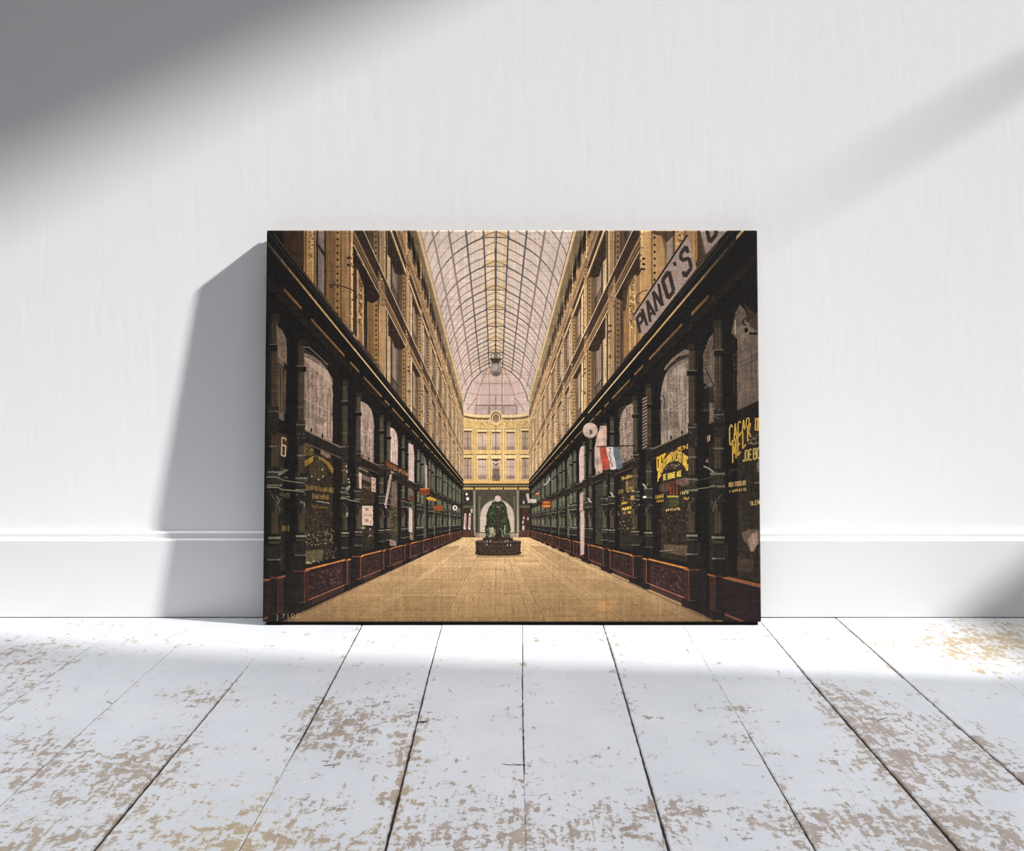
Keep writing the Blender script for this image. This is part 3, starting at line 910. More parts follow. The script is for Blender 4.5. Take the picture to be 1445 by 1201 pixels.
    fill([(R(-10), 404), (R(160), 356), (R(166), 384), (R(150), 390), (R(110), 388), (R(60), 402), (R(40), 412), (R(20), 438), (R(0), 440), (R(-10), 430)], (58, 42, 28), 0.88, tx=25)
    for y in (365, 373, 380):
        ell(R(205), y, 2.6, 1.6, (52, 38, 26))
    line((R(185), 378), (R(150), 388), 1.8, (44, 34, 26))

# ---------------------------------------------------------------- shops
ZP = [(3.25, 3.70), (4.77, 5.24), (6.30, 6.72), (7.78, 8.30), (9.30, 9.76), (10.85, 11.35), (12.4, 12.9), (13.9, 14.4), (15.4, 15.9), (16.9, 17.4), (18.3, 18.8), (19.7, 20.2)]

def column(sd, z, first):
    wf, wp = (1.035, 1.06) if first else (1.09, 1.105)
    k = 1000.0 / z / 270.0
    g = clamp01((z - 4.6) / 5.0)
    body = mixcol((58, 48, 35), (86, 86, 66), g)
    lite = mixcol((98, 84, 60), (142, 140, 112), g)
    cap = mixcol((128, 122, 98), (164, 160, 132), g * 0.6)
    drk = (21, 18, 16)
    # pier behind, facing the viewer
    fq(sd, z, 1.0, wp, -0.26, 1.10, drk, 1.0, tx=14, vert=10)
    if first:
        wq(sd, 1.03, z - 0.22, z, -0.24, 1.06, drk, 1.0, tx=14)
    # shaft: lower and upper drums with flutes
    for h0, h1 in ((-0.055, 0.125), (0.255, 0.40), (0.53, 0.92)):
        fq(sd, z, 0.998, 1.036, h0, h1, body, 1.0, vert=16, tx=10)
        for q, c in ((0.999, lite), (1.006, lite), (1.013, body), (1.020, lite)):
            fq(sd, z, q, q + 0.0032, h0, h1, c, 0.45)
        fq(sd, z, 1.028, 1.036, h0, h1, drk, 0.55)
    fq(sd, z, 0.99, 1.05, 0.125, 0.255, (30, 26, 21), 1, spk=40)
    fq(sd, z, 0.995, 1.045, 0.40, 0.53, (38, 32, 25), 1, spk=50)
    # collars
    fq(sd, z, 0.990, 1.052, 0.785, 0.812, drk)
    fq(sd, z, 0.994, 1.042, 0.812, 0.817, cap, 0.6)
    fq(sd, z, 0.996, 1.036, 0.598, 0.604, cap, 0.3)
    for h in (0.345, 0.505):
        fq(sd, z, 0.992, 1.040, h, h + 0.007, cap, 0.6, tx=30)
    # capital of the lower drum and the little roofed lantern bracket
    for h in (0.165, 0.225):
        fq(sd, z, 0.980, 1.046, h, h + 0.009, cap, 0.75, tx=30)
    fq(sd, z, 0.985, 1.04, 0.18, 0.222, (46, 42, 34), spk=50)
    fill([P(sd, 0.988, 0.155, z), P(sd, 1.02, 0.155, z), P(sd, 1.035, 0.09, z), P(sd, 1.02, 0.04, z)], (34, 30, 25))
    poly([P(sd, 1.03, 0.13, z), P(sd, 1.0, 0.09, z), P(sd, 0.99, 0.05, z)], 1.1 * k, cap, 0.5)
    specks([P(sd, 0.98, 0.26, z), P(sd, 1.045, 0.26, z), P(sd, 1.045, 0.04, z), P(sd, 0.98, 0.04, z)], int(6 + 40 / z), 1.5 * k + 0.25, [cap, (24, 20, 17), lite, (60, 52, 40)], 0.6)
    specks([P(sd, 0.99, 0.53, z), P(sd, 1.045, 0.53, z), P(sd, 1.045, 0.40, z), P(sd, 0.99, 0.40, z)], int(5 + 30 / z), 1.2 * k + 0.2, [cap, (24, 20, 17), body], 0.6)
    # base rings
    fq(sd, z, 0.986, 1.044, -0.078, -0.067, cap, 0.85, tx=30)
    fq(sd, z, 0.990, 1.042, -0.100, -0.088, mixcol(cap, drk, 0.62), 1, tx=20)
    fq(sd, z, 0.992, 1.060, -0.165, -0.108, (34, 31, 26), 1, vert=20)
    fq(sd, z, 0.986, 1.048, -0.176, -0.168, cap, 0.6, tx=30)
    fq(sd, z, 0.992, 1.075, -0.25, -0.178, (28, 24, 21), 1, vert=14)
    # finial at the spring of the arch
    fq(sd, z, 0.992, 1.03, 0.92, 0.955, mixcol(body, drk, 0.4), 1, spk=50)
    # pedestal
    fq(sd, z, 1.0, wf, -0.43, -0.25, (32, 25, 23), 1, vert=10)
    wq(sd, 1.0, z, z + 0.09, -0.43, -0.25, (56, 34, 28))
    nr = clamp01((z - 3.2) / 1.4)
    fq(sd, z, 0.998, min(wf, 1.06), -0.260, -0.251, (146, 76, 46), 0.35 + 0.35 * nr)
    wq(sd, 0.998, z, z + 0.11, -0.260, -0.251, mixcol((140, 78, 50), (206, 128, 64), nr))
    line(P(sd, 1.0, -0.255, z), P(sd, 1.0, -0.42, z), 0.6 * k + 0.3, (150, 84, 48), 0.35 + 0.45 * nr)
    fq(sd, z, 0.994, wf + 0.01, -0.463, -0.42, (26, 22, 21))
    wq(sd, 0.994, z, z + 0.13, -0.463, -0.42, (34, 26, 24))
    fq(sd, z, 0.996, 1.03, -0.423, -0.417, (146, 78, 48), 0.3 + 0.4 * nr)

def shopfront(sd, z0, z1, i):
    W = 1.04
    g = clamp01((z0 - 5.4) / 3.5)
    dk = (24, 19, 16)
    wq(sd, W, z0, z1, -0.27, 1.10, dk, tx=14)
    # arched upper light
    za, zb = z0 + 0.14, z1 - 0.25
    if zb - za < 0.2:
        za, zb = z0 + 0.1, z1 - 0.12
    n = 14
    prof = ((0, .915), (.25, .938), (.55, .948), (.78, .935), (.9, .90), (.97, .85), (1, .80))
    crown = [P(sd, W, float(np.interp(q / n, [t[0] for t in prof], [t[1] for t in prof])), za + (zb - za) * q / n) for q in range(n + 1)]
    glass = mixcol((146, 122, 104), (192, 165, 150), clamp01((z0 - 4.8) / 2.5))
    if z0 > 8.4:
        glass = (92, 90, 70)
    if sd > 0 and z0 < 7:
        glass = mixcol((134, 118, 100), (172, 146, 124), clamp01((z0 - 3.4) / 2.5))
    fill([P(sd, W, 0.505, za)] + crown + [P(sd, W, 0.505, zb)], glass, vert=24, tx=16, spk=22)
    if z0 < 6.5:
        specks([P(sd, W, 0.84, za + 0.1), P(sd, W, 0.84, zb), P(sd, W, 0.52, zb), P(sd, W, 0.52, za + 0.1)], 26, 1.6, [(96, 78, 66), (70, 56, 48), (206, 182, 160)], 0.45)
        for q in range(7):
            f = (q + prng.uniform(0.2, 0.8)) / 7
            zz = za + (zb - za) * f
            wq(sd, W, zz, zz + 0.03, 0.52, prng.uniform(0.72, 0.84), [(104, 86, 74), (198, 172, 152), (84, 68, 58)][q % 3], 0.4)
    poly(crown, 420.0 / z0 / 60 + 0.4, mixcol(glass, (230, 205, 180), 0.35), 0.7)
    # lower light
    low = mixcol((44, 37, 26), (74, 76, 56), g)
    wq(sd, W, za, zb, -0.245, 0.40, low, vert=14, tx=22, spk=26)
    # rail with studs
    wq(sd, W, z0, z1, 0.425, 0.505, (34, 28, 22), spk=34)
    wl(sd, W, z0, z1, 0.503, 0.010, (128, 112, 88), 0.85)
    wl(sd, W, z0, z1, 0.432, 0.008, (92, 80, 62), 0.8)
    if z0 < 8:
        for f in (0.28, 0.52, 0.80):
            x, y = P(sd, W, 0.515, z0 + (z1 - z0) * f)
            k = 270.0 / z0 / 80
            ell(x, y - 1.2 * k, 1.5 * k, 3.2 * k, (20, 17, 15))
    # stall riser: carved panel between orange mouldings
    wq(sd, 1.02, z0, z1, -0.43, -0.25, (40, 27, 25))
    pa, pb = z0 + 0.10, z1 - 0.08
    pts = [P(sd, 1.02, -0.285, pa), P(sd, 1.02, -0.285, pb), P(sd, 1.02, -0.405, pb), P(sd, 1.02, -0.405, pa)]
    fill(pts, (48, 31, 28), spk=40)
    specks(pts, 90 if z0 < 5 else 20, 900.0 / z0 / 130, [(84, 52, 42), (28, 19, 18), (104, 64, 48)], 0.7)
    poly(pts + pts[:1], 150.0 / z0 / 60 + 0.3, (86, 50, 38), 0.7)
    wq(sd, 1.015, z0, z1, -0.260, -0.249, (204, 128, 62), 0.9, tx=20)
    wq(sd, 1.03, z0, z1, -0.247, -0.225, (24, 20, 18))
    wq(sd, 1.02, z0, z1, -0.427, -0.420, (168, 98, 66), 0.85, tx=20)
    wq(sd, 1.02, z0, z1, -0.462, -0.428, (58, 38, 33))

def paint_shops(sd):
    wq(sd, 1.04, 2.6, 22, -0.463, 1.31, (22, 18, 15), tx=12)
    bays = list(zip(ZP, ZP[1:] + [((21.3, 21.6))]))
    for i in range(len(bays) - 1, -1, -1):
        (a, b), (a2, b2) = bays[i]
        shopfront(sd, b, a2, i)
        # narrow light between the twin columns
        low = mixcol((40, 34, 24), (84, 86, 66), clamp01((a - 6) / 3))
        wq(sd, 1.05, a, b, -0.24, 0.40, low, tx=20, spk=20)
        wq(sd, 1.05, a + 0.1, b - 0.05, 0.50, 0.86, mixcol((120, 98, 80), (176, 152, 138), clamp01((a - 5) / 2)) if a < 8 else (96, 96, 76), 0.9, vert=12, spk=16)
        wq(sd, 1.0, a, b, -0.463, -0.42, (30, 24, 22))
        column(sd, b, False)
        column(sd, a, True)
    # the near end bay, cut by the edge of the print
    wq(sd, 1.04, 2.6, 3.22, -0.245, 0.40, (46, 38, 28), vert=14, tx=20, spk=20)
    wq(sd, 1.04, 2.6, 3.22, 0.505, 0.86, (112, 94, 78), vert=14, tx=16, spk=12)
    wq(sd, 1.04, 2.6, 3.24, 0.42, 0.505, (30, 25, 20), spk=30)
    wl(sd, 1.04, 2.6, 3.24, 0.503, 0.010, (118, 102, 78), 0.8)
    wq(sd, 1.02, 2.6, 3.22, -0.46, -0.247, (40, 27, 25), tx=10)
    wq(sd, 1.02, 2.6, 3.24, -0.262, -0.247, (176, 104, 56), 0.8)
    wq(sd, 1.02, 2.6, 3.24, -0.43, -0.42, (130, 76, 54), 0.8)
    column(sd, 3.25, True)
    # entablature
    wq(sd, 1.0, 2.6, 21.9, 1.0, 1.31, (19, 16, 14), tx=10)
    wq(sd, 1.0, 2.6, 21.9, 1.03, 1.075, (34, 26, 20), 0.8, tx=16, spk=20)
    for i, (a, b) in enumerate(ZP):
        for z0, z1 in ((a + 0.10, b - 0.05), (b + 0.14, (ZP[i + 1][0] if i + 1 < len(ZP) else 21.5) - 0.08)):
            c = mixcol((150, 108, 56), (186, 150, 84), clamp01((z0 - 4) / 8))
            nn = 5
            for q in range(nn):
                t0, t1 = z0 + (z1 - z0) * q / nn, z0 + (z1 - z0) * (q + 1) / nn
                wq(sd, 1.0, t0, t1, 1.094, 1.109, mixcol(c, (96, 66, 34), 0.55 * (1 - q / (nn - 1.0)) * clamp01((7 - z0) / 3)), 0.9, tx=14)
            wq(sd, 1.0, z0, z1, 1.084, 1.094, (62, 42, 25), 0.9)
        # brackets under the cornice
        for z in (a, b):
            x, y = P(sd, 1.0, 1.06, z + 0.03)
            k = 1000.0 / z / 270
            ell(x, y, 4.5 * k, 5.5 * k, (26, 21, 17))
            specks([(x - 4 * k, y - 5 * k), (x + 4 * k, y - 5 * k), (x + 4 * k, y + 5 * k), (x - 4 * k, y + 5 * k)], 5, 1.2 * k + 0.2, [(84, 66, 42), (58, 44, 30)], 0.8)
    wq(sd, 1.0, 2.6, 21.9, 1.215, 1.231, (188, 150, 90))
    for q in range(8):
        wq(sd, 1.0, 2.95 + q * 0.12, 3.07 + q * 0.12, 1.205, 1.24, (34, 27, 20), 0.92 * (1 - q / 8.0) ** 1.3)
    pass
    wq(sd, 1.0, 5.0, 21.9, 1.222, 1.232, (236, 214, 160), 0.8)
    wq(sd, 1.0, 2.6, 21.9, 1.232, 1.30, (18, 16, 15))
    wq(sd, 1.0, 2.6, 21.9, 1.27, 1.278, (60, 50, 40), 0.7)
    wq(sd, 1.0, 3.2, 21.9, 1.297, 1.304, (128, 100, 64), 0.6)
# ---------------------------------------------------------------- arcade floor, fountain, signs
def F(w, z):
    s = 1000.0 / z
    return (VX + w * s, VY + 0.462 * s)

def paint_floor():
    def paving(x, y):
        t = np.clip((y - 758) / 120, 0, 1)[..., None]
        c = np.array((218, 180, 124), np.float32) * (1 - t) + np.array((142, 110, 68), np.float32) * t
        m = np.clip(np.abs(x - 700) / 320, 0, 1)[..., None] * t
        return c * (1 - 0.13 * m)
    fill([(653, 758.5), (746, 758.5), (1006, 857.5), (1030, 880), (385, 880), (430, 862)], paving, tx=6, spk=14)
    ink = (112, 82, 46)
    # long lines running away
    for w, th in ((-0.93, .5), (-0.66, .7), (-0.57, .9), (-0.46, .5), (-0.245, 1.0), (-0.19, .6), (0.165, 1.0), (0.235, .9), (0.50, .8), (0.60, .9), (0.69, .4), (0.90, .7)):
        p, q = F(w, 3.2), F(w, 20)
        line(p, q, 1.4 * th, ink, 0.6, 0.5 * th)
        line((p[0] + 1.6, p[1]), (q[0] + 0.4, q[1]), 1.0 * th, (214, 176, 116), 0.35, 0.3)
    # cross lines of the panels
    z = 3.32
    k = 0
    while z < 14:
        for a, b in ((-0.57, -0.245), (-0.19, 0.165), (0.235, 0.50)):
            o = 0.16 * math.sin(k * 2.1 + a * 7)
            f = clamp01((z - 3) / 11)
            line(F(a, z + o), F(b, z + o), 0.9 - 0.5 * f, ink, 0.5 - 0.25 * f)
            line(F(a, z + o + 0.28), F(b, z + o + 0.28), 0.8 - 0.5 * f, ink, 0.35)
        z += 1.18 + 0.06 * k
        k += 1
    # slab joints
    for z0, z1 in ((3.45, 4.4), (4.7, 5.7), (6.1, 7.2)):
        for w in (-0.10, 0.0, 0.09):
            line(F(w, z0), F(w, z1), 0.9, ink, 0.5)
        for a, b, n in ((-0.57, -0.26, 7), (0.24, 0.50, 6), (0.62, 0.9, 6), (-0.9, -0.67, 5)):
            for q in range(n):
                w = a + (b - a) * (q + 0.5) / n
                line(F(w, z0), F(w - 0.0, z1), 0.6, ink, 0.12)
            fill([F(a, z0), F(b, z0), F(b, z1), F(a, z1)], (134, 100, 58), 0.16, tx=20)
    # diagonal chequers on the side strips
    for q in range(46):
        z0 = 3.5 + q * 0.22
        line(F(-0.95, z0), F(-0.68, z0 + 0.5), 0.7, ink, 0.28)
        line(F(0.92, z0), F(0.66, z0 + 0.5), 0.7, ink, 0.28)
    fill([(845, 848), (872, 848), (868, 862), (842, 862)], (190, 132, 76), 0.35, tx=20)
    # dark edge along the walls, darker right corner
    for sd in (-1, 1):
        fill([P(sd, 1.0, -0.463, 3.0), P(sd, 1.0, -0.463, 20), P(sd, 0.97, -0.463, 20), P(sd, 0.97, -0.463, 3.0)], (70, 48, 28), 0.35)

def paint_fountain():
    # planting
    leaf = [(48, 58, 36), (30, 38, 24), (74, 86, 48), (98, 106, 62), (22, 28, 20)]
    shape = [(686, 757), (684, 748), (687, 737), (686, 728), (690, 716), (696, 709), (704, 706), (711, 709), (715, 716), (716, 728), (719, 737), (721, 748), (719, 757)]
    fill(shape, (42, 50, 32), spk=60, tx=20)
    for _ in range(240):
        t = prng.rand()
        y = 707 + 50 * t
        hw = 7 + 11 * min(1, t * 1.6)
        x = 702 + prng.uniform(-hw, hw)
        c = leaf[prng.randint(5)]
        a = prng.uniform(0, 6.28)
        r = prng.uniform(1.0, 2.6)
        fill([(x - r * math.cos(a), y - r * math.sin(a)), (x + 0.8 * math.sin(a), y - 0.8 * math.cos(a)), (x + r * math.cos(a), y + r * math.sin(a)), (x - 0.8 * math.sin(a), y + 0.8 * math.cos(a))], c, 0.9)
    fill([(690, 752), (690, 746), (694, 744), (699, 747), (698, 757), (691, 758)], (150, 148, 106), 0.75, spk=70)
    specks([(688, 742), (700, 744), (700, 759), (688, 759)], 34, 1.2, [(186, 184, 140), (60, 70, 40), (206, 196, 156)], 0.9)
    line((712.5, 741), (712.5, 754), 1.2, (176, 182, 140), 0.9)
    poly([(706, 746), (709, 750), (709, 758)], 1.0, (150, 158, 110), 0.9)
    specks([(704, 748), (722, 748), (722, 759), (704, 759)], 22, 1.0, [(160, 164, 120), (26, 32, 22)], 0.8)
    # lamp standard
    rect(701.8, 712, 704.4, 758, (58, 40, 32))
    line((702.4, 712), (702.4, 756), 0.6, (104, 72, 54), 0.8)
    for y, hw in ((711.5, 3.6), (716, 2.6), (719, 2.0), (726, 2.2), (746, 2.4)):
        rect(703 - hw, y, 703 + hw, y + 1.7, (70, 50, 38))
    rect(700.8, 715, 705.2, 716.2, (150, 128, 108))
    fill([(698, 757), (701, 752), (705, 752), (708, 757), (709, 762), (697, 762)], (46, 32, 26))
    ell(702.5, 704, 4.5, 4.6, (206, 178, 160), spk=8)
    ell(701.3, 702.6, 1.8, 1.8, (228, 206, 190), 0.6)
    rect(697.5, 708, 708, 710, (44, 34, 28))
    # basin
    fill([(681, 760), (684, 758.6), (720, 758.6), (724, 760), (724, 763), (681, 763)], (52, 40, 30), spk=60)
    fill([(670, 764), (676, 762.5), (728, 762.5), (735.5, 764), (735, 767), (734.5, 778), (736.2, 781), (730, 783.8), (706, 784.8), (676, 783.8), (670.2, 782), (671.5, 778), (671, 767)], (56, 42, 30), tx=10, spk=40, vert=8)
    poly([(670, 764.2), (690, 764.8), (716, 764.8), (735.5, 764)], 1.4, (92, 76, 56), 0.9)
    poly([(671, 767), (700, 768), (735, 767)], 1.0, (30, 22, 18), 0.9)
    poly([(671, 781), (690, 783), (716, 783), (735.5, 781)], 1.2, (36, 26, 20), 0.9)
    specks([(673, 768), (733, 768), (733, 781), (673, 781)], 70, 1.2, [(92, 70, 48), (34, 25, 20), (76, 58, 42)], 0.6)
    for x, y in ((687, 768), (716, 768.5), (720.5, 768.5), (687.5, 763), (692, 762.5), (716.5, 762.5), (713, 763.2)):
        fill([(x - 0.8, y + 2), (x, y - 1.6), (x + 0.8, y + 2)], (190, 178, 166))
    fill([(672, 784), (738, 783), (740, 786), (690, 788), (674, 787)], (120, 88, 50), 0.45)
    # lion heads of the iron lamp over the hall: hanging lantern
    poly([(693.5, 506), (693.8, 501), (697, 497.5), (699.5, 497), (702.5, 497.5), (705, 501), (705.3, 506)], 1.0, (88, 78, 70))
    rect(697, 498, 702.4, 506, (120, 106, 94))
    fill([(691.2, 506.5), (708, 506.5), (704.5, 511.5), (703.6, 515), (695.4, 515), (694.5, 511.5)], (60, 60, 58))
    rect(691.2, 506, 708, 507.6, (44, 44, 42))
    ell(699.6, 522, 8.2, 9.6, (142, 126, 114), spk=40, tx=10)
    ell(697.5, 519, 4, 5, (176, 158, 144), 0.6)
    ell(700, 528, 6, 3.2, (84, 76, 70), 0.5)
    fill([(697, 516), (703, 516), (700, 524)], (186, 166, 150), 0.8)
    line((VX, 486), (VX, 497), 1.4, (60, 58, 56))
    ell(698.8, 486.5, 1.3, 1.3, (60, 56, 52))

def paint_signs():
    # ---- PIANO'S board on the right cornice
    gy = (152, 130, 116)
    R = lambda x, y: (880 + x / 7.225, 320 + y / 7.225)
    fill([R(104, 905), R(655, 78), R(738, 430), R(240, 1078), R(165, 1100)], gy, tx=10, spk=10)
    line(R(100, 905), R(650, 85), 2.2, (38, 30, 26), 1, 2.6)
    fill([R(775, 34), R(1062, 34), R(846, 275), R(832, 278)], gy, tx=10, spk=10)
    line(R(778, 36), R(836, 280), 1.0, (90, 74, 62))
    ink = (44, 35, 32)
    def stroke(pts, w0, w1=None):
        poly([R(*p) for p in pts], w0 / 5.8, ink, 0.96, (w1 or w0) / 5.8)
    stroke([(168, 1082), (136, 938)], 24)                                    # P
    stroke([(130, 946), (176, 876), (196, 950), (160, 1000)], 22)
    stroke([(186, 838), (240, 1008)], 24)                                    # I
    stroke([(272, 972), (240, 760)], 24)                                     # A
    stroke([(238, 752), (322, 902)], 26)
    stroke([(258, 920), (300, 860)], 18)
    stroke([(338, 866), (300, 664)], 24)                                     # N
    stroke([(300, 660), (400, 806)], 30)
    stroke([(398, 806), (354, 580)], 24)
    stroke([(454, 730), (396, 545), (462, 458), (512, 655), (452, 735)], 32)   # O
    stroke([(515, 360), (528, 400)], 30, 22)                                 # apostrophe
    stroke([(655, 268), (638, 200), (578, 282), (592, 345), (668, 320), (690, 420), (626, 512), (608, 455)], 30)   # S
    stroke([(850, 36), (880, 160), (948, 72), (940, 36)], 32)                # next word, cut by the edge
    line(R(238, 1082), R(738, 436), 1.2, (60, 48, 40))
    line(R(742, 440), R(850, 280), 1.2, (70, 54, 40))
    fill([R(738, 360), R(800, 260), R(828, 290), R(740, 420)], (44, 34, 28))
    for q in range(4):
        line(R(746 + q * 18, 350 - q * 26), R(766 + q * 18, 372 - q * 26), 0.8, (170, 136, 90), 0.7)
    # thin lamp scroll and awning hook
    poly([R(245, 648), R(200, 655), R(150, 690), R(126, 735), R(135, 775), R(165, 782)], 1.3, (46, 36, 30))

    # ---- right: near chocolate shop window (cut by the print's edge)
    yel, yel2 = (206, 166, 66), (184, 142, 54)
    W = lambda x, y: (1000 + x / 8.578, 580 + y / 8.578)
    text('CACAO', (W(246, 182), W(498, 76), W(498, 166), W(246, 432)), 1.7, (212, 174, 72), 1, 0.68, top=lambda u: 0)
    text('MELK', (W(280, 385), W(520, 135), W(522, 300), W(282, 645)), 2.0, (204, 162, 60), 1, 0.62)
    rect(1065, 590, 1073, 608, (216, 168, 60), 0.95)
    rect(1067.3, 592, 1068.6, 606, (60, 46, 28), 0.9)
    rect(1070.6, 592, 1071.6, 606, (60, 46, 28), 0.9)
    text('DE', (W(440, 482), W(528, 462), W(528, 588), W(440, 602)), 2.2, (202, 174, 80), 1, 0.78)
    text('BO', (W(538, 462), W(628, 440), W(628, 570), W(538, 586)), 2.2, (202, 174, 80), 1, 0.78)
    ell(*W(424, 602), 1.5, 1.5, (214, 184, 90))
    specks([W(480, 330), W(620, 270), W(620, 390), W(480, 410)], 42, 1.2, [(176, 150, 92), (60, 50, 32), (206, 180, 120)], 0.85)
    text('MELK CHOCOLADE', (W(244, 868), W(456, 840), W(456, 895), W(244, 922)), 0.8, (206, 166, 92), 1, 0.72)
    scrawl((W(250, 955), W(456, 925), W(456, 965), W(250, 995)), 9, 1.1, (214, 168, 90))
    text('SLENK', (W(500, 1100), W(650, 1070), W(650, 1125), W(500, 1145)), 1.1, (206, 168, 92), 1, 0.72)
    line(W(552, 875), W(622, 866), 1.3, (150, 130, 54))
    fill([W(578, 640), W(600, 605), W(622, 600), W(622, 730), W(590, 745)], (140, 120, 104), 0.75, tx=20)
    arc(*W(320, 760), 8, 6, 160, 390, 1.0, (96, 80, 60), 0.8)
    # pale drapery in the window
    fill([(1046, 752), (1058, 747), (1071, 747), (1071, 768), (1066, 770), (1064, 779), (1059, 778), (1054, 768), (1050, 764)], (132, 108, 88), 0.7, tx=16, vert=14)
    fill([(1055, 762), (1062, 752), (1069, 750), (1070, 766), (1064, 777), (1060, 779)], (172, 138, 114), 0.75, vert=14)
    line((1062, 753), (1064, 768), 1.0, (216, 184, 160), 0.8)
    fill([(1041, 786), (1064, 790), (1062, 808), (1040, 804)], (84, 66, 48), 0.6, tx=20)
    specks([(1029, 670), (1070, 664), (1070, 790), (1029, 790)], 30, 1.4, [(84, 68, 50), (30, 24, 20)], 0.5)
    # upper window tracery at the edge
    fill([(1032, 470), (1038, 440), (1044, 430), (1050, 436), (1056, 450), (1058, 470), (1050, 480), (1046, 488), (1040, 478)], (124, 108, 88), 0.75, tx=26, spk=30)
    line((1037.5, 452), (1037.5, 472), 1.8, (190, 168, 140), 0.9)
    line((1048, 428), (1072, 452), 2.0, (26, 21, 18))
    fill([(1050, 428), (1072, 448), (1072, 470), (1058, 460), (1056, 446)], (70, 50, 36), 0.9, tx=20)
    arc(1052, 454, 3.6, 4.6, 60, 380, 1.8, (24, 20, 17))
    ell(1053, 466, 2.8, 4, (22, 18, 16))
    rect(1057, 469, 1072, 472.5, (26, 22, 19))
    for (a, b) in (((1035, 502), (1062, 488)), ((1036, 521), (1072, 504)), ((1035, 516), (1072, 499))):
        line(a, b, 1.3, (84, 70, 56), 0.8)
    for x in range(1036, 1072, 4):
        line((x, 500 - 0.4 * (x - 1036)), (x, 560), 0.9, (92, 78, 64), 0.5)

    # ---- right: second chocolate shop window
    Q = lambda x, y: (900 + x / 12.01, 600 + y / 12.01)
    text('CACAO', (Q(322, 545), Q(470, 470), Q(480, 640), Q(326, 790)), 1.5, (224, 178, 56), 1, 0.7)
    text('EN', (Q(660, 400), Q(855, 310), Q(855, 400), Q(700, 430)), 1.3, (206, 160, 56), 1, 0.7)
    fill([Q(470, 500), Q(560, 450), Q(680, 420), Q(760, 450), Q(850, 545), Q(850, 800), Q(820, 740), Q(770, 660), Q(700, 610), Q(620, 598), Q(540, 620), Q(480, 670), Q(420, 750), Q(370, 870), Q(345, 970), Q(325, 960), Q(330, 840), Q(400, 640)], (52, 40, 28), 0.9)
    top = [Q(350, 760), Q(430, 600), Q(540, 480), Q(660, 432), Q(760, 470), Q(850, 545)]
    bot = [Q(338, 970), Q(420, 760), Q(520, 640), Q(640, 596), Q(760, 660), Q(848, 790)]
    def along(pts, u):
        f = u * (len(pts) - 1)
        i = min(int(f), len(pts) - 2)
        f -= i
        return (pts[i][0] * (1 - f) + pts[i + 1][0] * f, pts[i][1] * (1 - f) + pts[i + 1][1] * f)
    word = 'MELKINRICHTING'
    for i, ch in enumerate(word):
        for st in GLYPH[ch]:
            seg = []
            for gx, gy_ in st:
                u = (i + 0.5 + (gx / 4 - 0.5) * 0.70) / len(word)
                a, b = along(bot, u), along(top, u)
                seg.append((a[0] + (b[0] - a[0]) * gy_ / 6, a[1] + (b[1] - a[1]) * gy_ / 6))
            poly(seg, 1.6, (210, 170, 66), 1)
    text('DE BONTE KOE', (Q(432, 838), Q(745, 770), Q(745, 862), Q(432, 935)), 1.25, (206, 180, 76), 1, 0.80)
    fill([Q(450, 740), Q(500, 660), Q(620, 612), Q(720, 650), Q(780, 720), Q(620, 750)], (54, 44, 30), 0.8, tx=20)
    specks([Q(470, 690), Q(740, 630), Q(760, 710), Q(470, 750)], 46, 0.9, [(170, 134, 80), (120, 104, 50), (60, 48, 60), (196, 160, 90)], 0.9)
    fill([Q(640, 940), Q(700, 905), Q(860, 880), Q(870, 1010), Q(760, 1040), Q(660, 1000)], (116, 88, 76), 0.75, tx=20, spk=30)
    fill([Q(360, 1020), Q(430, 985), Q(540, 1000), Q(540, 1120), Q(360, 1120)], (92, 72, 58), 0.6, tx=20, spk=30)
    for x in (560, 610, 660):
        line(Q(x, 1050), Q(x - 6, 1185), 1.6, (150, 58, 38), 0.9)
    fill([(938, 681), (957, 678), (957, 686), (944, 690)], (140, 50, 34), 0.35, spk=40)
    scrawl(((925, 699), (936, 697), (936, 703), (925, 705)), 7, 1.1, yel2)
    scrawl(((926, 706), (937, 704), (937, 708), (926, 710)), 6, 0.9, yel2)
    rect(941.5, 699.5, 957.5, 702, (176, 160, 60), 0.9)
    scrawl(((960, 694), (972, 692), (972, 697), (960, 699)), 6, 1.0, (206, 176, 110))
    scrawl(((965, 702), (972, 701), (972, 705), (965, 706)), 4, 1.1, (206, 160, 80))
    scrawl(((939, 718), (960, 716), (960, 720), (939, 722)), 11, 0.9, (206, 174, 100))
    fill([(944, 704), (958, 703), (958, 714), (944, 716)], (74, 76, 40), 0.7, spk=40)
    specks([(928, 724), (971, 722), (971, 764), (928, 764)], 50, 1.8, [(84, 72, 44), (100, 92, 56), (30, 25, 20), (70, 54, 40)], 0.55)
    fill([(937, 768), (970, 770), (968, 786), (936, 778)], (112, 90, 62), 0.6, tx=24, spk=30)
    line((931, 778), (950, 776), 1.2, (150, 134, 108), 0.8)
    # narrow light between, with a gold figure
    scrawl(((997, 614), (1003, 612), (1002, 622), (998, 626)), 3, 1.4, (176, 146, 82))
    # third window: piled goods and price cards
    V = lambda x, y: (820 + x / 10.01, 640 + y / 10.01)
    scrawl((V(560, 330), V(715, 290), V(715, 345), V(590, 385)), 11, 1.0, (186, 150, 66))
    fill([V(630, 480), V(750, 455), V(755, 530), V(640, 555)], (176, 144, 78), 0.9, spk=60)
    scrawl((V(640, 480), V(748, 460), V(748, 520), V(640, 545)), 7, 1.0, (70, 52, 30))
    fill([V(525, 510), V(600, 500), V(600, 560), V(525, 575)], (120, 96, 56), 0.8, spk=60)
    fill([V(580, 765), V(708, 745), V(708, 785), V(582, 802)], (212, 176, 70), 1)
    for x in (610, 640, 685):
        ell(*V(x, 770), 0.9, 0.9, (50, 38, 24))
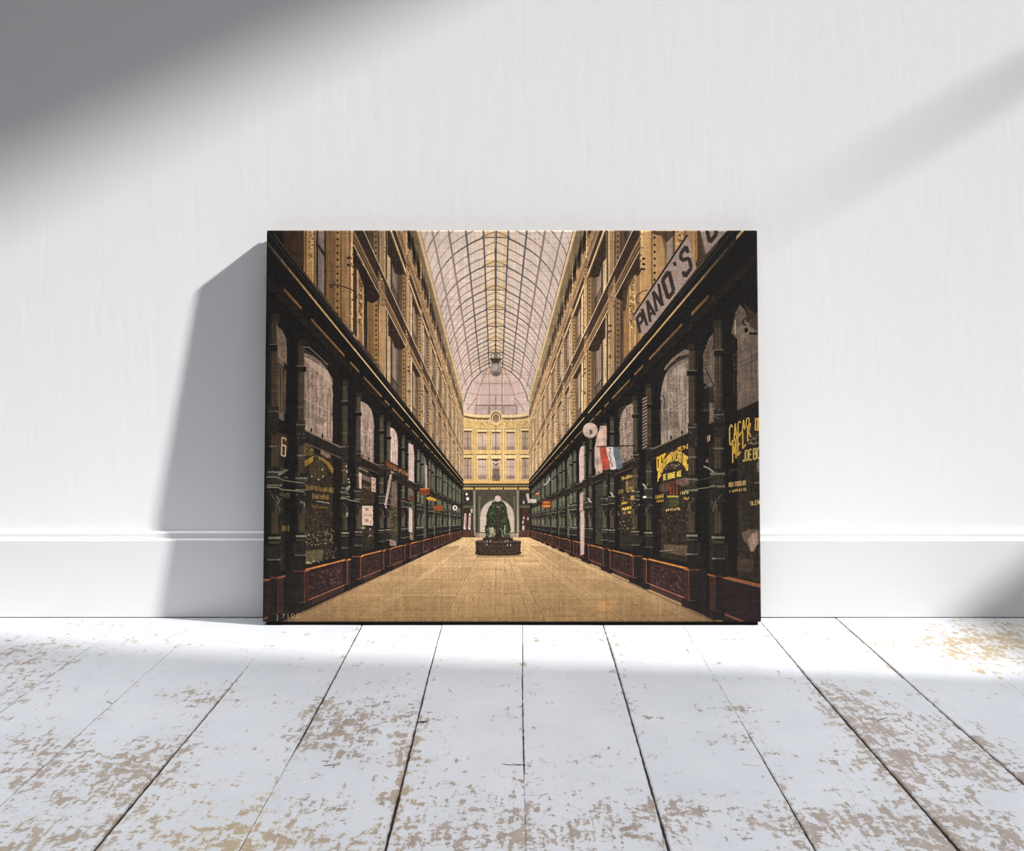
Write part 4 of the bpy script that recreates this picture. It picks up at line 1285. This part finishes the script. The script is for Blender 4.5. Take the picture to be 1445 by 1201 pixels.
    fill([V(570, 690), V(650, 680), V(650, 710), V(575, 722)], (200, 170, 56), 0.9)
    fill([V(695, 600), V(748, 590), V(748, 640), V(700, 650)], (204, 164, 58), 0.85, spk=50)
    fill([V(660, 820), V(708, 812), V(708, 845), V(660, 850)], (196, 164, 62), 0.9)
    fill([V(592, 825), V(630, 820), V(630, 855), V(592, 860)], (170, 134, 90), 0.8)
    specks([V(525, 580), V(760, 560), V(760, 1090), V(525, 1090)], 80, 1.1, [(176, 134, 70), (214, 186, 140), (96, 74, 50), (190, 150, 60)], 0.7)
    fill([V(640, 390), V(740, 360), V(740, 440), V(640, 460)], (110, 84, 64), 0.6, tx=20)
    fill([V(635, 390), V(660, 385), V(660, 470), V(635, 475)], (170, 140, 70), 0.8)
    # small white bracket lamps on this side
    for x, y in ((909, 685), (863, 697), (831, 705)):
        fill([(x - 3, y - 2.5), (x, y - 2), (x + 4, y + 4), (x + 2.5, y + 5)], (188, 182, 156), 0.9)
    rect(907, 700, 912, 703, (206, 196, 180))
    poly([(993, 658), (1000, 661), (1008, 667)], 2.2, (150, 146, 120), 0.9)
    poly([(974, 692), (988, 689.5), (1000, 688), (1008, 684)], 1.2, (128, 126, 100), 0.9)
    poly([(974, 680), (1000, 675), (1008, 669)], 0.9, (90, 88, 70), 0.8)
    fill([(995, 652), (999, 646), (1000, 653)], (150, 130, 104), 0.8)
    # slatted blind in the third upper window
    for q in range(26):
        y0 = 566 + q * 3.3
        poly([(873, y0 + 12 + 2 * math.sin(q)), (880, y0 + 8), (888, y0 + 5 + math.sin(q * 1.7)), (895, y0)], 1.1, (96, 76, 62), 0.75)
    for q in range(16):
        y0 = 560 + q * 4.6
        poly([(906.5, y0 + 4), (913, y0)], 1.5, (196, 164, 142), 0.8)
        poly([(906.5, y0 + 6), (913, y0 + 2)], 1.2, (80, 62, 50), 0.8)
    # globe lamp and flag
    rect(829, 618, 832, 648, (34, 30, 26))
    fill([(827, 583), (838, 583), (842, 590), (824, 590)], (28, 24, 20))
    ell(832.8, 607.5, 10.6, 10.8, (186, 160, 142), spk=12, tx=8)
    fill([(823, 603), (829, 597), (834, 597), (831, 606), (824, 611)], (206, 180, 160), 0.6)
    fill([(831, 606), (836, 607), (836, 612), (833, 614)], (76, 62, 54), 0.85)
    arc(832.8, 607.5, 9.6, 9.8, 20, 160, 1.2, (140, 116, 100), 0.6)
    fill([(847, 601), (856, 601), (856, 660), (843, 666), (839, 660), (839, 632)], (214, 178, 156), 0.8, tx=8)
    scrawl(((841, 645), (848, 645), (848, 656), (841, 656)), 4, 1.0, (120, 86, 70), 0.8)
    line((841.5, 630.6), (896, 629), 1.5, (32, 27, 24))
    fill([(846, 631), (855.5, 631), (857, 645), (859.5, 655), (860.5, 662), (855, 664), (850, 661.5), (849, 652), (847, 642)], (168, 70, 50), tx=14)
    fill([(849.5, 647), (858, 647), (859.5, 655), (850, 656)], (206, 78, 60), 0.75, tx=10)
    fill([(855.5, 631), (865, 631), (866, 643), (869, 652), (870.5, 661), (866, 663), (861, 662.5), (859.5, 652), (857, 643)], (208, 190, 178), tx=8)
    for q in range(7):
        y = 634 + q * 4.0
        x = 860.3 + 0.16 * max(0, q - 1) * q * 0.6
        specks([(x - 1.3, y - 1.2), (x + 1.6, y - 1.2), (x + 1.6, y + 1.6), (x - 1.3, y + 1.6)], 4, 1.0, [(56, 50, 50), (80, 72, 70)], 0.9)
    fill([(865, 631), (874, 630.6), (875.5, 642), (878, 652), (878.5, 660), (873, 663), (870, 661), (868.5, 651), (866, 643)], (88, 100, 106), tx=8)
    fill([(869, 650), (877.5, 649), (878.3, 655), (870, 656)], (112, 122, 126), 0.7)

    # ---- right: little hanging signs far down
    fill([(764.5, 708), (768, 706), (777, 706.5), (778, 714), (774, 718), (765, 717)], (124, 58, 24))
    rect(766.5, 708, 775, 710.4, (204, 130, 56), 0.9)
    rect(765.5, 712.8, 776, 715.6, (214, 146, 60), 0.85)
    ell(758.5, 697.5, 3.4, 2.4, (150, 76, 40))
    ell(758.5, 696.6, 2.0, 0.9, (224, 170, 120))
    fill([(742, 697), (746, 696), (747, 704), (757, 705), (757, 710), (745, 710)], (214, 190, 178), 0.9)
    poly([(767, 685), (772, 682), (775, 678), (775.5, 674)], 1.6, (196, 180, 168))
    # pale posters between the columns
    for x0, x1, y0, y1, c in ((818.5, 824.5, 630, 677, (206, 174, 160)), (818, 823, 694, 720, (190, 156, 140)), (819, 824.5, 720, 782, (200, 168, 152)),):
        fill([(x0, y0 + 3), (x1, y0), (x1, y1), (x0, y1 + 2)], c, 0.9, spk=16)

    # ---- left: gold lettered shop window
    H = lambda x, y: (370 + x / 12.01, 590 + y / 12.01)
    fill([H(700, 430), H(760, 440), H(870, 520), H(880, 600), H(830, 640), H(705, 640)], (120, 94, 50), 0.55, spk=70)
    top = [H(715, 730), H(790, 690), H(860, 650), H(930, 640), H(1030, 690), H(1130, 760), H(1205, 860)]
    bot = [H(720, 830), H(800, 780), H(860, 730), H(930, 690), H(1040, 735), H(1120, 830), H(1200, 960)]
    for q in range(26):
        u = (q + 0.5) / 26
        if 0.36 < u < 0.52:
            continue
        a, b = along(bot, u), along(top, u)
        line(a, b, 1.1, (170, 132, 46), 0.9)
        if q % 2:
            line(b, (b[0] + 1.4, b[1] + 0.8), 1.0, (150, 116, 40), 0.8)
    poly([along(top, u / 12.0) for u in range(13)], 0.8, (140, 112, 62), 0.8)
    fill([H(985, 540), H(1080, 585), H(1150, 620), H(1170, 680), H(1100, 670), H(990, 610)], (132, 108, 92), 0.85, spk=40)
    specks([H(720, 440), H(870, 540), H(870, 620), H(720, 610)], 30, 0.9, [(170, 132, 56), (60, 48, 28)], 0.9)
    fill([H(820, 800), H(940, 700), H(1060, 780), H(1110, 960), H(1000, 1050), H(860, 1040), H(800, 930)], (66, 56, 36), 0.7, spk=60)
    for x, y in ((1022, 870), (1030, 990), (840, 990), (955, 1043)):
        ell(*H(x, y), 1.0, 1.3, (170, 160, 130))
    K = lambda x, y: (370 + x / 8.006, 600 + y / 8.006)
    scrawl((K(490, 665), K(810, 705), K(810, 770), K(490, 735)), 24, 0.9, (150, 114, 46), 0.95)
    scrawl((K(560, 765), K(755, 790), K(755, 850), K(560, 840)), 15, 0.9, (150, 116, 52), 0.95)
    line(K(615, 860), K(760, 882), 1.3, (190, 176, 140), 0.8)
    scrawl((K(560, 895), K(740, 915), K(740, 950), K(560, 940)), 13, 0.9, (128, 92, 40), 0.9)
    specks([K(480, 950), K(800, 960), K(810, 1195), K(480, 1195)], 60, 1.4, [(78, 68, 42), (94, 84, 54), (32, 26, 20)], 0.7)
    M = lambda x, y: (370 + x / 8.006, 740 + y / 8.006)
    specks([M(485, 80), M(810, 60), M(810, 220), M(500, 240)], 120, 0.9, [(170, 150, 110), (120, 100, 66), (40, 32, 24), (206, 190, 150)], 0.85)
    fill([M(490, 300), M(690, 280), M(680, 400), M(490, 460)], (96, 84, 54), 0.85, tx=20, spk=20)
    specks([M(700, 290), M(840, 270), M(840, 380), M(700, 400)], 60, 0.9, [(150, 134, 104), (36, 30, 24), (90, 78, 56)], 0.85)
    specks([M(495, 425), M(700, 395), M(700, 420), M(495, 450)], 22, 1.0, [(196, 184, 150)], 0.8)
    # number board in the near light
    fill([H(250, 235), H(445, 300), H(440, 480), H(400, 670), H(310, 650), H(240, 450)], (74, 52, 34), 0.75, tx=24)
    poly([H(330, 640), H(335, 325), H(400, 350), H(392, 385)], 1.6, (206, 176, 134))
    poly([H(330, 465), H(402, 475), H(388, 650), H(322, 630)], 1.7, (206, 176, 134))
    poly([H(345, 450), H(400, 470)], 1.2, (206, 176, 134))
    poly([H(110, 490), H(260, 505), H(275, 560)], 1.0, (92, 70, 48), 0.8)
    line(H(285, 600), H(278, 790), 1.0, (84, 50, 38), 0.9)
    # roofed bracket lamp with two shelves
    fill([H(262, 930), H(380, 862), H(455, 878), H(330, 960), H(275, 985)], (112, 116, 84), 0.95, tx=16)
    fill([H(280, 985), H(455, 885), H(470, 960), H(350, 1020)], (22, 20, 17))
    fill([H(340, 1010), H(415, 990), H(455, 1030)], (96, 98, 72), 0.8)
    for pts in ([(70, 1000), (260, 1000), (340, 1050), (480, 1075), (560, 1085), (720, 1105)], [(70, 1170), (260, 1172), (300, 1190)]):
        poly([H(*p) for p in pts], 1.2, (140, 142, 108), 0.85)
    poly([K(70, 705), K(180, 705), K(220, 728), K(330, 738), K(480, 755)], 1.5, (136, 138, 106), 0.9)
    fill([K(175, 775), K(315, 765), K(312, 825), K(250, 815), K(200, 800)], (72, 70, 48), 0.8)
    poly([K(160, 800), K(190, 840), K(192, 880)], 1.4, (140, 142, 112), 0.8)
    poly([K(430, 860), K(475, 880), K(485, 910)], 1.4, (140, 142, 112), 0.8)
    fill([K(225, 1140), K(305, 1130), K(305, 1200), K(222, 1200)], (110, 88, 34), 0.7, vert=40)
    # second bay: papers, posters
    Z = lambda x, y: (480 + x / 10.01, 640 + y / 10.01)
    fill([Z(310, 738), Z(465, 738), Z(462, 1018), Z(310, 1015)], (206, 174, 152), 0.97, spk=8)
    for y in (790, 945):
        fill([Z(352, y - 18), Z(402, y - 16), Z(402, y + 22), Z(352, y + 20)], (130, 98, 82), 0.85, spk=40)
    for y in (862, 880):
        line(Z(325, y), Z(450, y + 2), 0.8, (130, 100, 84), 0.9)
    specks([Z(430, 780), Z(470, 790), Z(470, 1010), Z(430, 1000)], 16, 0.9, [(60, 44, 36), (236, 210, 190)], 0.9)
    fill([Z(440, 330), Z(505, 350), Z(500, 550), Z(440, 535)], (204, 172, 148), 0.95, spk=20)
    for y in (372, 430, 450, 500, 515):
        line(Z(452, y), Z(492, y + 4), 0.9, (100, 76, 62), 0.8)
    fill([Z(262, 268), Z(305, 280), Z(302, 500), Z(270, 495)], (204, 172, 148), 0.95)
    fill([Z(262, 182), Z(400, 250), Z(400, 275), Z(264, 212)], (140, 116, 96), 0.9)
    fill([Z(310, 290), Z(430, 345), Z(425, 410), Z(312, 360)], (120, 96, 78), 0.9, tx=14)
    scrawl((Z(320, 430), Z(435, 460), Z(435, 530), Z(320, 500)), 8, 1.0, (120, 84, 48), 0.9)
    fill([Z(280, 510), Z(480, 540), Z(480, 720), Z(280, 700)], (64, 48, 32), 0.6, tx=24, spk=30)
    ell(*Z(325, 1052), 3.2, 1.7, (150, 136, 104), 0.9)
    specks([Z(400, 1040), Z(455, 1030), Z(455, 1180), Z(400, 1180)], 20, 1.0, [(206, 180, 160), (60, 48, 38)], 0.9)
    for x, y in ((88, 180), (95, 260), (118, 365), (128, 408), (100, 850), (96, 880)):
        ell(*Z(x, y), 1.2, 1.4, (190, 170, 150), 0.9)
    fill([Z(85, 480), Z(130, 450), Z(150, 462), Z(110, 540), Z(85, 520)], (130, 132, 108), 0.9)
    fill([Z(100, 540), Z(150, 470), Z(175, 530), Z(140, 560)], (22, 20, 17))
    poly([Z(0, 545), Z(80, 550), Z(110, 570)], 1.2, (130, 134, 106), 0.8)
    poly([Z(0, 636), Z(85, 638), Z(140, 662), Z(270, 682)], 1.5, (134, 138, 110), 0.9)
    # pale pole and fretted signboard with red letters
    fill([Z(705, 290), Z(735, 300), Z(655, 745), Z(622, 735)], (178, 150, 134), 0.97, vert=10)
    line(Z(706, 292), Z(628, 735), 0.7, (214, 188, 170), 0.8)
    ell(*Z(735, 262), 2.2, 2.4, (150, 128, 100))
    ell(*Z(648, 762), 1.3, 1.3, (200, 180, 160))
    fill([Z(590, 130), Z(640, 75), Z(700, 110), Z(830, 180), Z(940, 245), Z(985, 300), Z(985, 350), Z(900, 345), Z(800, 300), Z(730, 245), Z(650, 200)], (52, 32, 22), 0.97, spk=40)
    scrawl((Z(640, 100), Z(960, 270), Z(970, 340), Z(660, 190)), 22, 1.1, (140, 88, 40), 0.9)
    specks([Z(640, 110), Z(960, 270), Z(975, 340), Z(660, 190)], 40, 0.9, [(128, 56, 34), (196, 150, 90), (28, 20, 16)], 0.85)
    fill([Z(540, 170), Z(720, 215), Z(740, 245), Z(540, 205)], (60, 52, 40), 0.9)
    # third bay shop: pale reflections in the lights
    fill([(553, 679), (560, 680), (560, 716), (551, 714)], (120, 98, 82), 0.85, tx=20, vert=14)
    fill([(551, 714), (561, 716), (560, 750), (551, 750)], (74, 60, 40), 0.7, tx=20, spk=30)
    specks([(551, 700), (560, 702), (560, 748), (551, 748)], 18, 1.0, [(176, 150, 110), (150, 130, 40), (60, 48, 36)], 0.8)
    for x0, x1, y0, y1, c in ((576.5, 583.5, 625, 679, (206, 176, 166)), (577, 582, 716, 752, (206, 176, 160)), (578, 582, 752, 762, (150, 110, 96)), (577, 583, 688, 700, (120, 90, 76)), (600, 603, 655, 690, (196, 166, 150)), (550, 559, 761, 771, (150, 122, 108))):
        fill([(x0, y0), (x1, y0 + 3), (x1, y1), (x0, y1 - 1)], c, 0.92, spk=14)
    rect(577.5, 701, 583.5, 707, (108, 50, 28), 0.9)
    # hanging signs along the left
    fill([(592.5, 690), (597, 688.6), (606.6, 690), (606.4, 698), (601, 699.5), (593, 698)], (128, 60, 26))
    poly([(593, 690), (599, 690.5), (606.8, 689)], 1.2, (206, 130, 60))
    fill([(601, 702), (607, 701.4), (615.4, 704), (616, 707), (610, 706.6), (604, 706)], (214, 158, 58))
    line((604, 705), (614, 704), 0.8, (120, 74, 26), 0.8)
    fill([(611, 714), (624.6, 713), (625.5, 716), (624.6, 721), (612, 721)], (138, 70, 34), spk=40)
    ell(642, 716.8, 3.3, 3.6, (222, 210, 196))
    ell(642.2, 716.8, 1.5, 1.7, (70, 60, 52))
    line((634.6, 723), (634.6, 755), 1.0, (150, 144, 118), 0.9)
    # faint catalogue number in the corner of the print
    text('1', ((389.5, 868), (393.5, 868), (393.5, 875.5), (389.5, 875.5)), 1.0, (170, 146, 104), 0.95, 0.9)
    text('7100', ((396, 866.8), (424, 866.2), (424, 872), (396, 872.4)), 0.8, (176, 148, 100), 0.9, 0.55)

def paint_near_shops():
    """things seen only at the near ends"""
    # curved window heads and reflections on the left
    fill([(390, 459), (398, 466), (404, 478), (405, 500), (405, 515), (392, 505)], (128, 106, 84), 0.9, spk=40, tx=20)
    poly([(392, 513), (400, 519), (406, 523)], 1.3, (40, 32, 26))
    fill([(392, 515), (404, 524), (403, 584), (394, 582)], (96, 76, 50), 0.85, vert=26)
    for x in (396, 400):
        line((x, 516), (x, 582), 1.0, (30, 25, 20), 0.9)
    fill([(428, 504), (434, 505), (462, 522), (469, 534), (470, 545), (458, 533), (432, 512)], (196, 168, 140), 0.6)
    for q in range(3):
        line((430 + q * 1.2, 494 + q * 4), (462, 516 + q * 3), 1.1, (74, 58, 46), 0.8)
    poly([(428, 490), (436, 490), (463, 515)], 1.2, (150, 128, 102), 0.8)
    for x in (437, 444, 449, 456, 461):
        line((x, 530), (x, 600), 1.0, (206, 178, 154) if x % 2 else (120, 96, 82), 0.35)
    line((429, 562), (467, 582), 1.0, (206, 180, 154), 0.7)
    line((436, 578), (460, 591), 0.9, (190, 164, 140), 0.6)
    ell(452, 594, 8, 5, (108, 92, 76), 0.5)
    # right upper windows: carved frame and reflections
    fill([(937, 520), (948, 506), (966, 493), (972, 494), (972, 500), (958, 503), (944, 516), (938, 523)], (176, 154, 126), 0.6, tx=14)
    fill([(940, 522), (958, 505), (971, 500), (972, 508), (956, 516), (946, 528)], (84, 70, 56), 0.55, tx=20)
    for x in (945, 951, 956, 962, 967):
        line((x, 530), (x, 590), 1.0, (96, 78, 64) if x % 2 else (170, 146, 122), 0.5)
    for (a, b) in (((938, 579), (970, 560)), ((940, 584), (971, 566)), ((948, 584), (971, 572))):
        line(a, b, 1.0, (188, 162, 136), 0.6)
    arc(933, 568, 5, 10, 250, 420, 1.0, (44, 34, 28), 0.9)
    fill([(930, 578), (957, 582), (957, 604), (932, 610)], (96, 84, 66), 0.45, tx=20)
    fill([(992, 500), (1000, 478), (1007, 470), (1008, 552), (1000, 545), (993, 540)], (112, 94, 78), 0.8, spk=60, tx=26)
    line((995, 520), (1008, 545), 1.6, (40, 32, 28))
    line((994, 548), (1004, 540), 1.3, (140, 120, 104), 0.8)
    fill([(993, 552), (1007, 544), (1008, 570), (994, 566)], (30, 25, 22), 0.8)
    specks([(992, 570), (1006, 565), (1006, 585), (992, 588)], 26, 1.2, [(96, 86, 68), (34, 28, 24), (120, 108, 84)], 0.8)

def finish():
    global ART
    # printed darker towards the left and right sides of the picture
    t = np.clip((np.abs(PX - 722) - 250) / 110, 0, 1) * 0.22
    ART *= (1 - t)[..., None]
    ell_w = 0.05 * vnoise((TEX_H, TEX_W), 140, 140, 21)
    ART *= (1 + ell_w)[..., None]
    # ink lies unevenly on the threads of the cloth
    r = np.random.RandomState(5)
    per = 4.6
    cols = np.repeat(r.uniform(-1, 1, int(TEX_W / per) + 2), 5)
    xs = (np.arange(TEX_W) / per)
    ys_ = (np.arange(TEX_H) / per)
    wx = np.sin(2 * math.pi * xs)[None, :] * (0.8 + 0.5 * vnoise((TEX_H, TEX_W), 90, 8, 31))
    wy = np.sin(2 * math.pi * ys_)[:, None] * (0.8 + 0.5 * vnoise((TEX_H, TEX_W), 8, 90, 32))
    th = 0.6 * vnoise((TEX_H, TEX_W), 4.6, 160, 33) + 0.6 * vnoise((TEX_H, TEX_W), 160, 4.6, 34)
    wv_ = 0.06 * (wx + wy) + 0.08 * th
    lum = ART.mean(axis=2)
    sat = np.clip((ART.max(axis=2) - ART.min(axis=2) - 90) / 60, 0, 1)[..., None]      # leave the strong signal colours alone
    ART = lum[..., None] + (ART - lum[..., None]) * (0.86 + 0.14 * sat)
    ART *= np.array((1.012, 0.988, 0.985), np.float32)
    ART = ART * (1 + wv_)[..., None] + (4.5 * (wx + wy + th) + 5.0 * N_FINE)[..., None] * np.clip(1 - lum / 120, 0, 1)[..., None]
    ART += (N_SPECK * 3.0)[..., None]

def paint_arcade():
    ART[:] = (22, 18, 15)
    paint_roof()
    paint_end()
    for sd in (-1, 1):
        paint_upper(sd)
    paint_near_upper()
    paint_floor()
    for sd in (-1, 1):
        paint_shops(sd)
    paint_near_shops()
    paint_fountain()
    paint_signs()
    finish()
    return np.clip(ART, 0, 255)
# ------------------------------------------------------------------ the canvas
CW, CX = 1.0025, -0.0094
A_TOP = (-0.040, 0.798)          # y, z of the front face's top edge
A_BOT = (-0.082, 0.0068)         # and of its bottom edge
THICK = 0.036
H3 = Vector((0, A_TOP[0] - A_BOT[0], A_TOP[1] - A_BOT[1]))
CHT = H3.length
lean = math.atan2(H3.y, H3.z)

root = bpy.data.objects.new('canvas_print', None)
C.objects.link(root)
root.location = (CX, A_BOT[0], A_BOT[1])
root.rotation_euler = (-lean, 0, 0)
root['label'] = 'large canvas print of a glass-roofed shopping arcade leaning against the white wall'
root['category'] = 'canvas print'

img = bpy.data.images.new('arcade_print', TEX_W, TEX_H, alpha=False)
arr = np.ones((TEX_H, TEX_W, 4), dtype=np.float32)
arr[:, :, :3] = np.clip(paint_arcade() / 255.0, 0, 1)[::-1]
img.pixels.foreach_set(arr.ravel())
img.update()
img.pack()
M_print, nt, b = new_mat('printed_canvas', 0.8, 0.15)
it = nt.nodes.new('ShaderNodeTexImage')
it.image = img
it.extension = 'EXTEND'
nt.links.new(it.outputs[0], b.inputs['Base Color'])
wv = noise_tex(nt, mapped(nt, (1, 1, 0.12)), 520, 2)
wh = noise_tex(nt, mapped(nt, (0.12, 1, 1)), 520, 2)
bump = node(nt, 'ShaderNodeBump', Strength=0.25, Distance=0.0008)
nt.links.new(mathn(nt, 'ADD', wv, wh), bump.inputs['Height'])
nt.links.new(bump.outputs[0], b.inputs['Normal'])

bm = bmesh.new()
box(bm, -CW / 2, CW / 2, 0.0, THICK - 0.002, 0.0, CHT)
bmesh.ops.bevel(bm, geom=[e for e in bm.edges], offset=0.0028, segments=3, affect='EDGES', profile=0.5)
bmesh.ops.recalc_face_normals(bm, faces=bm.faces[:])
uvl = bm.loops.layers.uv.new('UVMap')
for f in bm.faces:
    for lp in f.loops:
        co = lp.vert.co
        if f.normal.y > -0.3:              # the wrapped sides are printed dark
            lp[uvl].uv = (0.985, 0.62)
            continue
        lp[uvl].uv = (min(0.999, max(0.001, co.x / CW + 0.5)), min(0.999, max(0.001, co.z / CHT)))
link('canvas', bm, M_print, root)
# stretcher bars behind the cloth, the lowest one touching the floor
floor_drop = A_BOT[1] / math.cos(lean)
for bx0, bx1, bz0, bz1 in ((-CW / 2 + .006, CW / 2 - .006, -floor_drop + 0.0019, 0.045),
                           (-CW / 2 + .006, CW / 2 - .006, CHT - .046, CHT - .004),
                           (-CW / 2 + .006, -CW / 2 + .048, 0.045, CHT - .046),
                           (CW / 2 - .048, CW / 2 - .006, 0.045, CHT - .046)):
    bm = bmesh.new()
    y0 = 0.008 if bz0 < 0 else THICK - 0.0012
    if bz0 < 0:      # foot bar reaches below the cloth, black as the shadow line there
        box(bm, bx0, bx1, 0.004, THICK, -floor_drop + 0.0004, -0.0004)
    else:
        box(bm, bx0, bx1, THICK - 0.0018, THICK + 0.0, bz0, bz1)
    bmesh.ops.bevel(bm, geom=[e for e in bm.edges], offset=0.0008, segments=1, affect='EDGES')
    link('stretcher_bar', bm, M_black, root)
SUN_E = 9.7
SKY_E = 9.5
SKY_P0, SKY_P1 = 0.87, 0.95
SKY_LO, SKY_HI = (0.0012, 0.0012, 0.0013, 1), (1.0, 1.015, 1.045, 1)
# ------------------------------------------------------------------ light
sun = bpy.data.lights.new('sun', 'SUN')
sun.energy = SUN_E
sun.angle = math.radians(2.1)
sun.color = (1.0, 0.985, 0.965)
so = bpy.data.objects.new('sun', sun)
C.objects.link(so)
so.rotation_euler = Vector((-3.92, 1.0, -3.04)).to_track_quat('-Z', 'Y').to_euler()
so.location = (6, -1.5, 6)

w = bpy.data.worlds.new('sky')
scene.world = w
w.use_nodes = True
nt = w.node_tree
bg = nt.nodes['Background']
tc = nt.nodes.new('ShaderNodeTexCoord')
sp = nt.nodes.new('ShaderNodeSeparateXYZ')
nt.links.new(tc.outputs['Generated'], sp.inputs[0])
sky = ramp(nt, sp.outputs[2], SKY_P0, SKY_P1, SKY_LO, SKY_HI)
nt.links.new(sky, bg.inputs[0])
bg.inputs[1].default_value = SKY_E

scene.view_settings.view_transform = 'Standard'
scene.view_settings.look = 'None'
scene.view_settings.exposure = 0.0
scene.view_settings.gamma = 1.0
scene.view_settings.use_curve_mapping = False
